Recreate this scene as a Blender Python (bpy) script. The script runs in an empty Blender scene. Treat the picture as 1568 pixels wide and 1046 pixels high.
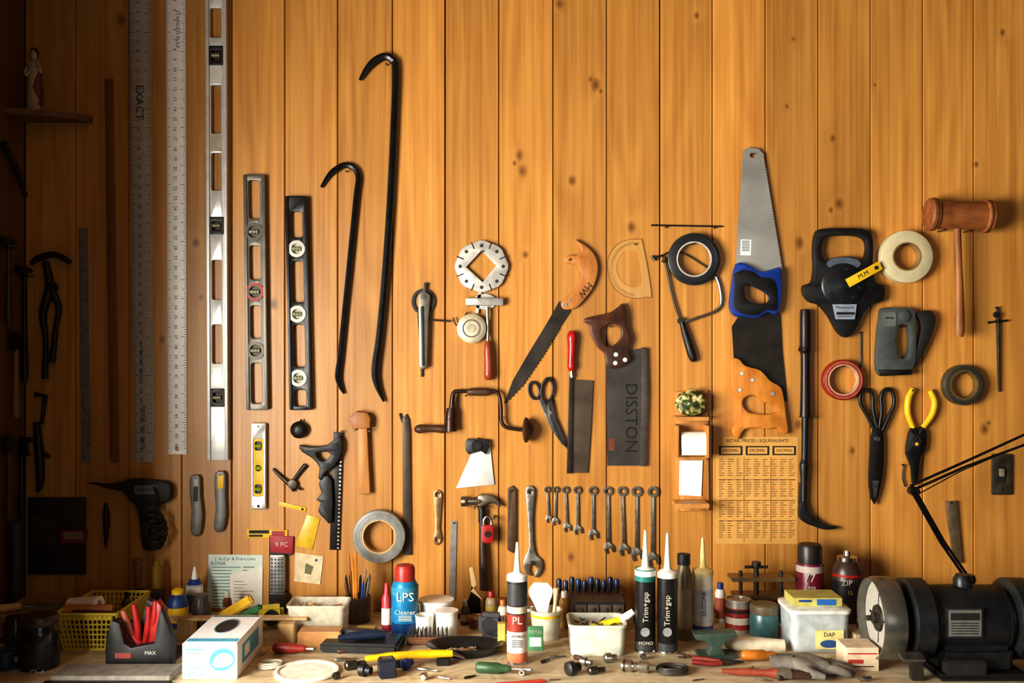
import bpy, math, random, bmesh
from mathutils import Vector, Matrix
random.seed(7)
S=0.00175; D=2.67; ZB=0.92; BD=412*S; ZC=ZB+BD
def X(px,h=0): return (px-784)*S*(D-h)/D
def Z(py,h=0): return ZC+(523-py)*S*(D-h)/D
def K(h): return S*(D-h)/D
def pyb(h): return 523+412*D/(D-h)
def hb(py): return D-412*D/(py-523)

# ------------------------------------------------------------ materials
def lin(c):
    return tuple(((v/255)/12.92 if v/255<=0.04045 else ((v/255+0.055)/1.055)**2.4) for v in c)+(1,)
_mc={}
def m(r,g,b,rough=.5,metal=0,var=.22,scale=45,bump=.08,trans=0,alpha=1):
    key=(r,g,b,rough,metal,var,scale,bump,trans,alpha)
    if key in _mc: return _mc[key]
    M=bpy.data.materials.new('surf_%d_%d_%d'%(r,g,b)); M.use_nodes=True
    nt=M.node_tree; P=nt.nodes['Principled BSDF']
    tc=nt.nodes.new('ShaderNodeTexCoord'); nz=nt.nodes.new('ShaderNodeTexNoise')
    nz.inputs['Scale'].default_value=scale; nz.inputs['Detail'].default_value=5
    nt.links.new(tc.outputs['Object'],nz.inputs['Vector'])
    rp=nt.nodes.new('ShaderNodeValToRGB'); c=lin((r,g,b))
    rp.color_ramp.elements[0].position=.3; rp.color_ramp.elements[1].position=.7
    rp.color_ramp.elements[0].color=tuple(v*(1-var) for v in c[:3])+(1,)
    rp.color_ramp.elements[1].color=tuple(min(1,v*(1+var*.6)) for v in c[:3])+(1,)
    nt.links.new(nz.outputs['Fac'],rp.inputs['Fac']); nt.links.new(rp.outputs['Color'],P.inputs['Base Color'])
    P.inputs['Metallic'].default_value=metal
    mr=nt.nodes.new('ShaderNodeMapRange'); mr.inputs['To Min'].default_value=max(.05,rough-.1); mr.inputs['To Max'].default_value=min(1,rough+.12)
    nt.links.new(nz.outputs['Fac'],mr.inputs['Value']); nt.links.new(mr.outputs['Result'],P.inputs['Roughness'])
    if bump:
        bp=nt.nodes.new('ShaderNodeBump'); bp.inputs['Strength'].default_value=bump; bp.inputs['Distance'].default_value=.002
        nt.links.new(nz.outputs['Fac'],bp.inputs['Height']); nt.links.new(bp.outputs['Normal'],P.inputs['Normal'])
    if trans: P.inputs['Transmission Weight'].default_value=trans; P.inputs['IOR'].default_value=1.3
    P.inputs['Alpha'].default_value=alpha
    _mc[key]=M; return M

def wood(name,c1,c2,sc=(55,55,2.2),rough=.45,knots=None,gain=(.78,.4),lo=.28,hi=.72):
    M=bpy.data.materials.new(name); M.use_nodes=True; nt=M.node_tree; N=nt.nodes; L=nt.links
    P=N['Principled BSDF']
    def mth(op,a,b=None,c=None):
        n=N.new('ShaderNodeMath'); n.operation=op
        for i,v in enumerate((a,b,c)):
            if v is None: continue
            if isinstance(v,(int,float)): n.inputs[i].default_value=v
            else: L.new(v,n.inputs[i])
        return n.outputs[0]
    tc=N.new('ShaderNodeTexCoord'); at=N.new('ShaderNodeAttribute'); at.attribute_name='bid'
    bid=at.outputs['Fac']
    cmb=N.new('ShaderNodeCombineXYZ')
    for i,k in enumerate((3.1,1.7,7.3)): L.new(mth('MULTIPLY',bid,k),cmb.inputs[i])
    va=N.new('ShaderNodeVectorMath'); va.operation='ADD'; L.new(tc.outputs['Object'],va.inputs[0]); L.new(cmb.outputs[0],va.inputs[1])
    w=N.new('ShaderNodeTexNoise'); w.inputs['Scale'].default_value=1.0; w.inputs['Detail'].default_value=2
    mp0=N.new('ShaderNodeMapping'); mp0.inputs['Scale'].default_value=(8,8,.8); L.new(va.outputs[0],mp0.inputs['Vector']); L.new(mp0.outputs[0],w.inputs['Vector'])
    kd=None
    if knots:
        for (kx,kz,kr) in knots:
            sb=N.new('ShaderNodeVectorMath'); sb.operation='SUBTRACT'; L.new(tc.outputs['Object'],sb.inputs[0]); sb.inputs[1].default_value=(kx,0,kz)
            ml=N.new('ShaderNodeVectorMath'); ml.operation='MULTIPLY'; L.new(sb.outputs[0],ml.inputs[0]); ml.inputs[1].default_value=(1/kr,0,.75/kr)
            ln=N.new('ShaderNodeVectorMath'); ln.operation='LENGTH'; L.new(ml.outputs[0],ln.inputs[0])
            kd=ln.outputs['Value'] if kd is None else mth('MINIMUM',kd,ln.outputs['Value'])
    mp=N.new('ShaderNodeMapping'); mp.inputs['Scale'].default_value=sc; L.new(va.outputs[0],mp.inputs['Vector'])
    n1=N.new('ShaderNodeTexNoise'); n1.inputs['Scale'].default_value=1; n1.inputs['Detail'].default_value=6; n1.inputs['Roughness'].default_value=.62
    L.new(mp.outputs[0],n1.inputs['Vector'])
    rings=mth('MULTIPLY',w.outputs['Fac'],46.0)
    if kd is not None:
        ke=mth('POWER',2.718,mth('MULTIPLY',kd,-.6)); rings=mth('ADD',rings,mth('MULTIPLY',ke,7.0))
    rr=mth('MULTIPLY_ADD',mth('SINE',rings),.5,.5)
    fac=mth('ADD',mth('MULTIPLY',n1.outputs['Fac'],.84),mth('MULTIPLY',rr,.12))
    rp=N.new('ShaderNodeValToRGB'); rp.color_ramp.elements[0].position=lo; rp.color_ramp.elements[1].position=hi
    rp.color_ramp.elements[0].color=lin(c1); rp.color_ramp.elements[1].color=lin(c2); L.new(fac,rp.inputs['Fac'])
    col=rp.outputs['Color']
    n3=N.new('ShaderNodeTexNoise'); n3.inputs['Scale'].default_value=2.1; n3.inputs['Detail'].default_value=3; L.new(va.outputs[0],n3.inputs['Vector'])
    g=mth('ADD',mth('MULTIPLY_ADD',bid,gain[1]*.55,gain[0]),mth('MULTIPLY',n3.outputs['Fac'],gain[1]*.7))
    vs=N.new('ShaderNodeVectorMath'); vs.operation='SCALE'; L.new(col,vs.inputs[0]); L.new(g,vs.inputs['Scale']); col=vs.outputs[0]
    if kd is not None:
        mr=N.new('ShaderNodeMapRange'); mr.inputs['From Min'].default_value=.6; mr.inputs['From Max'].default_value=2.1
        mr.inputs['To Min'].default_value=.8; mr.inputs['To Max'].default_value=0
        L.new(mth('ADD',kd,mth('MULTIPLY',n1.outputs['Fac'],.5)),mr.inputs['Value'])
        mx=N.new('ShaderNodeMix'); mx.data_type='RGBA'; L.new(mr.outputs[0],mx.inputs[0]); L.new(col,mx.inputs[6]); mx.inputs[7].default_value=lin((96,52,16)); col=mx.outputs[2]
    L.new(col,P.inputs['Base Color']); P.inputs['Roughness'].default_value=rough
    bp=N.new('ShaderNodeBump'); bp.inputs['Strength'].default_value=.12; bp.inputs['Distance'].default_value=.003; L.new(fac,bp.inputs['Height']); L.new(bp.outputs['Normal'],P.inputs['Normal'])
    return M

BLK=m(20,19,19,.45); BLK2=m(36,34,33,.5); STEEL=m(165,162,155,.32,.95); DST=m(82,76,68,.42,.85); CHR=m(205,203,198,.2,1)
ALU=m(214,212,205,.42,.35,var=.06); ALUD=m(150,150,146,.4,.6); WHT=m(240,238,230,.5,var=.06); PAP=m(242,239,228,.8,var=.05); LBL=m(206,200,184,.6,var=.1)
RED=m(156,26,22,.4); YEL=m(228,186,30,.45,var=.08); BLU=m(24,62,134,.45); INK=m(30,26,24,.7,bump=0)
BRN=m(74,44,24,.5); OLW=wood('handle_wood',(140,82,32),(206,138,66),(60,60,14),.4); DKW=wood('dark_handle_wood',(46,24,12),(92,50,26),(60,60,14),.4)
LTW=wood('pale_wood',(190,156,104),(230,202,150),(60,60,10),.55); ORW=wood('orange_saw_wood',(186,112,36),(224,156,66),(50,50,12),.4)
DSAW=m(58,52,47,.45,.6,var=.4,scale=20)

# ------------------------------------------------------------ geometry kit
def cr(pts,n=5,closed=True):
    out=[]; N=len(pts); pts=[tuple(p) for p in pts]; dim=len(pts[0])
    rng=range(N) if closed else range(N-1)
    for i in rng:
        g=(lambda k: pts[k%N]) if closed else (lambda k: pts[max(0,min(N-1,k))])
        p0,p1,p2,p3=g(i-1),g(i),g(i+1),g(i+2)
        for j in range(n):
            t=j/n
            out.append(tuple(.5*((2*p1[k])+(-p0[k]+p2[k])*t+(2*p0[k]-5*p1[k]+4*p2[k]-p3[k])*t*t+(-p0[k]+3*p1[k]-3*p2[k]+p3[k])*t**3) for k in range(dim)))
    if not closed: out.append(pts[-1])
    return out
def ell(cx,cy,rx,ry=None,n=28,rot=0,a0=0,a1=360):
    ry=rx if ry is None else ry; o=[]; full=abs(a1-a0)>=360
    for i in range(n if full else n+1):
        a=math.radians(a0+(a1-a0)*i/n); x=rx*math.cos(a); y=ry*math.sin(a); r=math.radians(rot)
        o.append((cx+x*math.cos(r)-y*math.sin(r),cy+x*math.sin(r)+y*math.cos(r)))
    return o
def bar(x0,y0,x1,y1,w,w2=None):
    w2=w if w2 is None else w2; dx,dy=x1-x0,y1-y0; l=math.hypot(dx,dy); nx,ny=-dy/l,dx/l
    return [(x0+nx*w/2,y0+ny*w/2),(x1+nx*w2/2,y1+ny*w2/2),(x1-nx*w2/2,y1-ny*w2/2),(x0-nx*w/2,y0-ny*w/2)]
def rr(x0,y0,x1,y1,r=3,n=4):
    o=[]
    for cx,cy,a in((x1-r,y0+r,-90),(x1-r,y1-r,0),(x0+r,y1-r,90),(x0+r,y0+r,180)):
        for i in range(n+1):
            t=math.radians(a+90*i/n); o.append((cx+r*math.cos(t),cy+r*math.sin(t)))
    return o
def teeth(x0,y0,x1,y1,n,d):
    dx,dy=x1-x0,y1-y0; l=math.hypot(dx,dy); nx,ny=-dy/l,dx/l; o=[]
    for i in range(n):
        t=i/n; o.append((x0+dx*t,y0+dy*t)); t=(i+.6)/n; o.append((x0+dx*t+nx*d,y0+dy*t+ny*d))
    o.append((x1,y1)); return o
def rotp(pts,cx,cy,deg):
    a=math.radians(deg); c,s=math.cos(a),math.sin(a); return [(cx+(x-cx)*c-(y-cy)*s,cy+(x-cx)*s+(y-cy)*c) for x,y in pts]
SC=bpy.context.scene.collection
PENDING=[]
def curvemesh(cu):
    ob=bpy.data.objects.new('tmp',cu); SC.objects.link(ob); dg=bpy.context.evaluated_depsgraph_get()
    e=ob.evaluated_get(dg); me=e.to_mesh(); v=[tuple(x.co) for x in me.vertices]; f=[tuple(p.vertices) for p in me.polygons]
    e.to_mesh_clear(); bpy.data.objects.remove(ob); return v,f
class B:
    def __init__(s,name,keep=False): s.n=name; s.v=[]; s.f=[]; s.mi=[]; s.mats=[]; s.keep=keep; s.bid=[]; PENDING.append(s)
    def add(s,v,f,mat,bid=0):
        o=len(s.v); s.v+= [tuple(p) for p in v]; 
        if mat not in s.mats: s.mats.append(mat)
        i=s.mats.index(mat)
        for q in f: s.f.append(tuple(o+k for k in q)); s.mi.append(i); s.bid.append(bid)
        return s
    def ext(s,pts,h0,h1,mat,holes=(),bev=0,sm=0):
        cu=bpy.data.curves.new('c','CURVE'); cu.dimensions='2D'; cu.fill_mode='BOTH'
        for k,q in enumerate([pts]+list(holes)):
            if sm: q=cr(q,sm)
            sp=cu.splines.new('POLY'); sp.points.add(len(q)-1); sp.use_cyclic_u=True
            for i,p in enumerate(q): sp.points[i].co=(X(p[0],h1),Z(p[1],h1),0,1)
        t=(h1-h0); b=min(bev*S,t*.45)
        cu.extrude=max(t/2-b,1e-5); cu.bevel_depth=b; cu.bevel_resolution=1; cu.offset=-b
        v,f=curvemesh(cu); mid=(h0+h1)/2
        s.add([(x,-(z+mid),y) for x,y,z in v],f,mat); bpy.data.curves.remove(cu); return s
    def rect(s,x0,y0,x1,y1,h0,h1,mat,bev=.6): return s.ext([(x0,y0),(x1,y0),(x1,y1),(x0,y1)],h0,h1,mat,bev=bev)
    def qb(s,x0,y0,x1,y1,h0,h1,mat):
        xa,xb,za,zb=X(x0,h1),X(x1,h1),Z(y1,h1),Z(y0,h1)
        return s.mb(xa,xb,-h1,-h0,za,zb,mat)
    def mb(s,xa,xb,ya,yb,za,zb,mat):
        v=[(xa,ya,za),(xb,ya,za),(xb,yb,za),(xa,yb,za),(xa,ya,zb),(xb,ya,zb),(xb,yb,zb),(xa,yb,zb)]
        return s.add(v,[(0,3,2,1),(4,5,6,7),(0,1,5,4),(1,2,6,5),(2,3,7,6),(3,0,4,7)],mat)
    def bx(s,c,sz,mat,rz=0,bev=.002,rx=0,ry=0,top=1.0):
        bm=bmesh.new(); bmesh.ops.create_cube(bm,size=1)
        for v in bm.verts:
            k=top if v.co.z>0 else 1
            v.co=Vector((v.co.x*sz[0]*k,v.co.y*sz[1]*k,v.co.z*sz[2]))
        if bev: bmesh.ops.bevel(bm,geom=bm.edges[:],offset=min(bev,min(sz)*.4),segments=2,affect='EDGES')
        R=Matrix.Translation(c)@Matrix.Rotation(rz,4,'Z')@Matrix.Rotation(ry,4,'Y')@Matrix.Rotation(rx,4,'X')
        bm.verts.ensure_lookup_table(); bm.verts.index_update()
        v=[tuple(R@q.co) for q in bm.verts]; f=[tuple(q.index for q in p.verts) for p in bm.faces]; bm.free(); return s.add(v,f,mat)
    def bb(s,x0,x1,yt,h0,h1,mat,bev=.003,base=0,top=1.0):
        xa,xb=X(x0,h1),X(x1,h1); zt=Z(yt,h1); zb=ZB+base
        return s.bx(((xa+xb)/2,-(h0+h1)/2,(zt+zb)/2),(xb-xa,h1-h0,zt-zb),mat,bev=bev,top=top)
    def lathe(s,prof,o,ax,mat,n=28,closed=False,sq=1.0):
        ax=Vector(ax).normalized(); u=Vector((0,1,0)) if abs(ax.z)>.9 else (Vector((0,0,1)) if abs(ax.z)<.5 else ax.orthogonal()); u=(u-ax*u.dot(ax)).normalized(); w=ax.cross(u); o=Vector(o)
        v=[];f=[];rows=[]
        for r,t in prof:
            if r<1e-6: rows.append([len(v)]); v.append(tuple(o+ax*t))
            else:
                rows.append(list(range(len(v),len(v)+n)))
                for i in range(n):
                    a=2*math.pi*i/n; v.append(tuple(o+ax*t+u*(r*sq*math.cos(a))+w*(r*math.sin(a))))
        pr=list(zip(rows[:-1],rows[1:]))
        if closed: pr.append((rows[-1],rows[0]))
        for a,b in pr:
            for i in range(n):
                j=(i+1)%n
                if len(a)==1 and len(b)==1: continue
                if len(a)==1: f.append((a[0],b[i],b[j]))
                elif len(b)==1: f.append((a[i],a[j],b[0]))
                else: f.append((a[i],a[j],b[j],b[i]))
        return s.add(v,f,mat)
    def turn(s,px,h,prof,mat,n=28,sq=1.0,closed=False):
        k=K(h); return s.lathe([(r*k,Z(py,h)) for r,py in prof],(X(px,h),-h,0),(0,0,1),mat,n,closed,sq)
    def disc(s,px,py,prof,mat,n=36,closed=False):
        h=max(q[1] for q in prof); k=K(h)
        return s.lathe([(r*k,t) for r,t in prof],(X(px,h),0,Z(py,h)),(0,-1,0),mat,n,closed)
    def tube(s,pts,rad,mat,n=10,sub=5,flat=1.0):
        if not isinstance(rad,(list,tuple)): rad=[rad]*len(pts)
        q=[tuple(p)+(r,) for p,r in zip(pts,rad)]
        if sub>1 and len(q)>2: q=cr(q,sub,False)
        W=[Vector((X(p[0],p[2]),-p[2],Z(p[1],p[2]))) for p in q]; R=[max(.0003,p[3]*K(p[2])) for p in q]
        return s.sweep(W,R,mat,n,flat)
    def sweep(s,W,R,mat,n=10,flat=1.0):
        v=[];f=[];Y=Vector((0,1,0)); 
        for i,p in enumerate(W):
            t=(W[min(i+1,len(W)-1)]-W[max(i-1,0)])
            t=t.normalized() if t.length>1e-9 else Vector((0,0,1))
            a=Y-t*Y.dot(t)
            if a.length<.2: a=Vector((1,0,0))-t*t.x
            a.normalize(); b=t.cross(a)
            for k in range(n):
                g=2*math.pi*k/n; v.append(tuple(p+a*(R[i]*flat*math.cos(g))+b*(R[i]*math.sin(g))))
        for i in range(len(W)-1):
            for k in range(n):
                j=(k+1)%n; f.append((i*n+k,i*n+j,(i+1)*n+j,(i+1)*n+k))
        f.append(tuple(range(n))); f.append(tuple((len(W)-1)*n+k for k in range(n))); return s.add(v,f,mat)
    def text(s,t,px,py,size,h,mat,rot=0,al='CENTER',th=.0003):
        cu=bpy.data.curves.new('t','FONT'); cu.body=t; cu.size=size*K(h); cu.align_x=al; cu.align_y='CENTER'; cu.extrude=th/2; cu.resolution_u=2
        v,f=curvemesh(cu); a=math.radians(rot); c,sn=math.cos(a),math.sin(a); x0,z0=X(px,h),Z(py,h)
        s.add([(x0+x*c-y*sn,-(h+z),z0+x*sn+y*c) for x,y,z in v],f,mat); bpy.data.curves.remove(cu); return s
    def done(s):
        if not s.v: return
        me=bpy.data.meshes.new(s.n); c=Vector((0,0,0))
        if not s.keep:
            for k in range(3):
                q=[p[k] for p in s.v]; c[k]=(min(q)+max(q))/2
            mx=max(p[1] for p in s.v)
            if -.008<mx<.001:
                s.v=[(p[0],p[1]-mx+.0004,p[2]) for p in s.v]; c[1]+=-mx+.0004
        me.from_pydata([tuple(Vector(p)-c) for p in s.v],[],s.f)
        for x in s.mats: me.materials.append(x)
        me.polygons.foreach_set('material_index',s.mi)
        a=me.attributes.new('bid','FLOAT','FACE'); a.data.foreach_set('value',[float(q) for q in s.bid])
        bm=bmesh.new(); bm.from_mesh(me); bmesh.ops.remove_doubles(bm,verts=bm.verts[:],dist=2e-6)
        bmesh.ops.recalc_face_normals(bm,faces=bm.faces[:]); bm.to_mesh(me); bm.free()
        me.polygons.foreach_set('use_smooth',[True]*len(me.polygons)); me.set_sharp_from_angle(angle=math.radians(38))
        ob=bpy.data.objects.new(s.n,me); ob.location=c; SC.objects.link(ob); return ob

# ------------------------------------------------------------ room shell
KN=[(912,130,.009),(904,122,.005),(920,140,.004),(1285,312,.009),(876,277,.007),(1508,657,.009),(1514,648,.005),(1224,372,.009),(1272,322,.005),(418,466,.009),(874,853,.007),(967,348,.008),(805,390,.006),(1205,163,.003),(1067,24,.005),(857,6,.008),(1215,60,.003),(300,372,.008),(308,455,.005),(186,30,.009),(1275,212,.006),(248,520,.006),(1535,50,.006),(1222,650,.007),(1495,252,.005),(1305,690,.005),(420,820,.005),(880,700,.004),(1340,130,.003),(560,640,.005),(795,238,.007),(800,262,.008),(788,250,.004)]
WALLW=wood('honey_pine_boards',(168,110,44),(216,160,80),(85,85,1.3),.38,[(X(a),Z(b),r) for a,b,r in KN],gain=(.58,.62),lo=.20)
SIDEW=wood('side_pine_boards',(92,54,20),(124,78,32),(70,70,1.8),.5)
DARK=m(28,14,6,.9); 
seams=[38,115,197,278,355,436,517,601,682,764,847,929,1011,1091,1172,1253,1333,1413,1491,1572,1654,1736,1818,1900]
w=B('wall_back',True)
ZT=2.72
for i in range(len(seams)-1):
    a=X(seams[i])+.0009; b=X(seams[i+1])-.0009; c=.0026; bid=random.random()
    if i in(7,3,11): b-=.0011
    pr=[(a,.016),(a,c),(a+c*.7,0),(b-c*.7,0),(b,c),(b,.016)]
    v=[(x,y,0.0) for x,y in pr]+[(x,y,ZT) for x,y in pr]; n=len(pr)
    w.add(v,[(k,(k+1)%n,(k+1)%n+n,k+n) for k in range(n)],WALLW,bid)
w.mb(X(38),X(1900),.016,.05,0,ZT,DARK)
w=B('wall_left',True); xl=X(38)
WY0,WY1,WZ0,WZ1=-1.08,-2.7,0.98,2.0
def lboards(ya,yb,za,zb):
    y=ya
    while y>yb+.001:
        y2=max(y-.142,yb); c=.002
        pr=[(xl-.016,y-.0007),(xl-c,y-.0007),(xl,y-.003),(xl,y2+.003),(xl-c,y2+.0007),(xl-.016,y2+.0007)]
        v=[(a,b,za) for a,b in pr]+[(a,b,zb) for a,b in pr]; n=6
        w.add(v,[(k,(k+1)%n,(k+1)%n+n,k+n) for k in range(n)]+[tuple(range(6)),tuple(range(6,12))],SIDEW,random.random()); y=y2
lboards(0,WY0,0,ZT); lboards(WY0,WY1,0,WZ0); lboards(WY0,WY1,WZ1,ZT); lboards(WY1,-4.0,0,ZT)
for (ya,yb,za,zb) in((WY0,.05,0,ZT),(WY1,WY0,0,WZ0),(WY1,WY0,WZ1,ZT),(-4.0,WY1,0,ZT)): w.mb(xl-.06,xl-.017,ya,yb,za,zb,DARK)
w=B('window_1',True); FR=m(200,190,170,.5)
for a,b,c,d in((WY1,WY0,WZ0,WZ0+.05),(WY1,WY0,WZ1-.05,WZ1),(WY1,WY1+.05,WZ0+.05,WZ1-.05),(WY0-.05,WY0,WZ0+.05,WZ1-.05),((WY0+WY1)/2-.02,(WY0+WY1)/2+.02,WZ0+.05,WZ1-.05)): w.mb(xl-.055,xl-.01,a,b,c,d,FR)
w=B('floor',True); w.mb(xl-.06,X(1900),-4.0,.05,-.05,0,m(90,84,76,.8))
w=B('ceiling',True); w.mb(xl-.06,X(1900),-4.0,.05,ZT,ZT+.05,m(120,86,50,.8))

w=B('workbench',True); BT=wood('bench_plywood',(176,154,116),(236,220,186),(3,40,40),.6,gain=(.6,.7))
w.bx(((xl+X(1800))/2,-.36,ZB-.02),(X(1800)-xl-.004,.70,.04),BT,bev=.003)
for x in(xl+.1,0,X(1760)):
    for y in(-.08,-.62): w.bx((x,y,(ZB-.04)/2),(.09,.09,ZB-.04),LTW,bev=.004)
w.bx(((xl+X(1800))/2,-.66,ZB-.1),(X(1800)-xl-.1,.03,.12),LTW)
w=B('light_block_cabinet'); w.bx((xl+.10,-.86,1.10),(.20,.22,2.2),SIDEW,bev=.004); w.bx((xl+.203,-.86,1.1),(.006,.18,2.1),DKW,bev=.002); w.bx((xl+.21,-.80,1.3),(.012,.012,.1),STEEL)  # unseen cabinet, added to block window light from the left corner

def nail(px,py,h=.018,r=1.6): PENDING[-1].disc(px,py,[(0,-.002),(r*.6,-.002),(r*.6,h-.001),(r,h-.001),(r,h),(0,h)],DST,10)

# ------------------------------------------------------------ left area
b=B('corner_shelf'); pts=[(xl+.001,-.002),(X(142),-.002),(X(142),-.02),(X(125),-.05),(X(95),-.085),(X(60),-.10),(xl+.001,-.11)]
zs=Z(166,.1)
for (z0,z1) in((zs-.016,zs),):
    n=len(pts); b.add([(x,y,z0) for x,y in pts]+[(x,y,z1) for x,y in pts],[tuple(range(n)),tuple(range(n,2*n))]+[(k,(k+1)%n,(k+1)%n+n,k+n) for k in range(n)],SIDEW)
b=B('saint_figurine'); h=.055; k=K(h); IV=m(180,160,130,.5); 
zb=zs; cx=X(52,h)
b.lathe([(0,0),(.022,0),(.022,.006),(.018,.010),(.0,.010)],(cx,-h,zb),(0,0,1),IV,20)
b.lathe([(.017,.010),(.019,.03),(.016,.06),(.015,.085),(.018,.105),(.019,.122),(.012,.133),(.006,.137),(0,.138)],(cx,-h,zb),(0,0,1),IV,20,sq=.7)
b.lathe([(.0195,.018),(.0205,.05),(.0185,.09),(.0195,.112),(.013,.118)],(cx+.002,-h+.002,zb),(0,0,1),m(110,30,20,.5),20,sq=.65)
b.lathe([(0,.135),(.006,.138),(.0095,.147),(.0095,.155),(.006,.163),(0,.166)],(cx,-h,zb),(0,0,1),IV,16)
b.lathe([(.010,.145),(.0115,.156),(.0075,.168),(0,.171)],(cx,-h+.003,zb),(0,0,1),BRN,16)
V=lambda x,y,z: Vector((cx+x,-h+y,zb+z))
b.sweep([V(-.016,0,.12),V(-.021,-.006,.10),V(-.012,-.016,.094),V(-.002,-.018,.104)],[.0055,.005,.0042,.003],IV,8)
b.sweep([V(.016,0,.12),V(.022,-.006,.105),V(.020,-.016,.118),V(.018,-.018,.132)],[.0055,.005,.0042,.003],IV,8)
b.sweep([V(-.003,-.012,.155),V(0,-.0115,.153)],[.001,.001],BRN,6)

b=B('steel_ruler'); b.ext([(120,350),(134,350),(139,708),(125,708)],0,.002,ALUD)
for i in range(72): 
    t=i/72; y=353+352*t; x=120+5*t; b.qb(x,y,x+(7 if i%4==0 else 4),y+.8,.002,.0022,INK)
for i in range(8): b.text(str(i+1),130+5*i/8,372+i*44,8,.002,INK,-90)
b=B('wooden_yardstick'); YW=wood('yardstick_wood',(112,64,28),(146,88,42),(70,70,3)); b.ext([(160,121),(173,121),(182,708),(168,708)],0,.005,YW,bev=.6)
for i in range(96):
    t=i/96; y=126+578*t; x=160.5+8*t; b.qb(x,y,x+(6 if i%4==0 else 3.5),y+.9,.005,.0052,INK)
b=B('aluminum_ruler'); b.ext([(197,-40),(229,-40),(235,708),(205,708)],0,.0045,m(200,198,190,.42,.3,var=.08),bev=.5)
for i in range(204):
    t=i/204; y=-38+744*t; xa=197.5+8*t; xb=228.5+6*t; L=8 if i%8==0 else(6 if i%4==0 else 3.5)
    b.qb(xa,y,xa+L,y+.8,.0045,.0047,INK); b.qb(xb-L,y,xb,y+.8,.0045,.0047,INK)
for i in range(50):
    t=i/50; b.text(str(i+1),210+7*t,-32+744*t+6,7,.0045,INK,-90)
b.text('EXACT',213,157,17,.0045,INK,-90); b.text('MODEL NO. 08635',219,655,8,.0045,INK,-90); b.text('STRAIGHT EDGE',216,555,7,.0045,INK,-90)
b=B('aluminum_ruler'); b.ext([(254,-40),(284,-40),(286,696),(257,696)],0,.0045,m(244,242,236,.42,.05,var=.05),bev=.5,holes=[ell(271,688,3,n=12)])
for i in range(200):
    t=i/200; y=-38+728*t; xb=283.5+2*t; xa=254.5+3*t; L=8 if i%8==0 else(6 if i%4==0 else 3.5)
    b.qb(xb-L,y,xb,y+.7,.0045,.0047,INK); b.qb(xa,y,xa+L*.6,y+.7,.0045,.0047,INK)
for i in range(48): b.text(str(i+1),267+3*i/48,-30+728*i/48,7,.0045,INK,-90)
b.text('STAINLESS RULE',272,45,8,.0045,INK,-90)

def tilt(pts,dx,y0,y1): return [(x+dx*(y-y0)/(y1-y0),y) for x,y in pts]
b=B('long_spirit_level'); LV=m(206,206,202,.38,.35,var=.1)
f=lambda p: tilt(p,3,0,705)
holes=[f(rr(321,12,339,58)),f(rr(321,72,339,98,2)),f(rr(322,130,338,205)),f(rr(322,234,338,292)),f(rr(321,334,339,357,2)),f(rr(322,398,338,459)),f(rr(322,497,338,557)),f(rr(321,597,339,621,2))]
b.ext(f([(314,-40),(346,-40),(346,705),(314,705)]),.004,.018,LV,holes=holes,bev=.5)
for x in(314,341): b.ext(f([(x,-40),(x+5,-40),(x+5,705),(x,705)]),0,.023,LV,bev=.6)
for y0,y1 in((70,100),(332,359),(595,623)):
    b.ext(f(rr(319,y0,341,y1,2)),.002,.021,BLK,bev=.5,holes=[f(rr(323,y0+7,337,y1-7,2))]); b.ext(f(rr(322,y0+6,338,y1-6,2)),.003,.006,BRN)
    d=3*y0/705
    b.tube([(324+d,(y0+y1)/2,.016),(336+d,(y0+y1)/2,.016)],3.2,m(170,160,120,.1,trans=.5),10,1)
for y0,y1 in((100,128),(207,232)): b.ext(f([(321,y0),(339,y0),(339,y1),(321,y1)]),.018,.0186,m(170,160,140,.5) if y0==207 else ALU)
def level(name,x0,x1,y0,y1,dx,mat,slots,vials,vr,vm,ring):
    b=B(name); f=lambda p: tilt(p,dx,y0,y1)
    hs=[f(rr(x0+8,a,x1-8,c,4)) for a,c in slots]+[ell(vx,vy,vr-2,n=20) for vx,vy in vials]
    b.ext(f(rr(x0,y0,x1,y1,3)),.004,.018,mat,holes=hs,bev=.8)
    for x in(x0,x1-5): b.ext(f([(x,y0+1),(x+5,y0+1),(x+5,y1-1),(x,y1-1)]),0,.022,mat,bev=.8)
    for vx,vy in vials:
        b.disc(vx,vy,[(vr-5,.004),(vr-5,.021),(vr,.021),(vr,.004)],ring,28,True); b.disc(vx,vy,[(0,.003),(vr-4,.003),(vr-4,.010),(0,.010)],vm,20)
        b.tube([(vx-7,vy,.014),(vx+7,vy,.014)],3.2,m(196,196,160,.1,trans=.4),10,1)
        b.qb(vx-2.5,vy-3.4,vx-2,vy+3.4,.0135,.0195,INK); b.qb(vx+2,vy-3.4,vx+2.5,vy+3.4,.0135,.0195,INK)
    return b
b=level('metal_spirit_level',372,405,267,628,5,m(116,112,104,.42,.6),[(276,335),(376,428),(468,518),(556,618)],[(388.5,355),(390,447),(391,537)],14,m(100,94,84),DST)
b.disc(390,447,[(10,.0212),(14,.0212),(14,.0216),(10,.0216)],m(190,70,50),28,True)
b=level('black_spirit_level',436,470,300,628,7,m(24,23,22,.35,.3),[(324,364),(400,463),(497,562),(597,622)],[(454,381),(455,481),(456.5,579)],13,m(190,185,170),m(205,202,190,.35))
b=B('torpedo_level'); b.ext(rr(384,648,407,780,2),.0,.016,m(190,188,180,.35,.6),bev=.8,holes=[rr(388,672,403,760,3)])
b.ext(rr(387,671,404,761,3),.001,.014,YEL,holes=[rr(390,676,401,690,3),ell(395.5,717,5,n=16),rr(390,742,401,756,3)],bev=.5)
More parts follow.
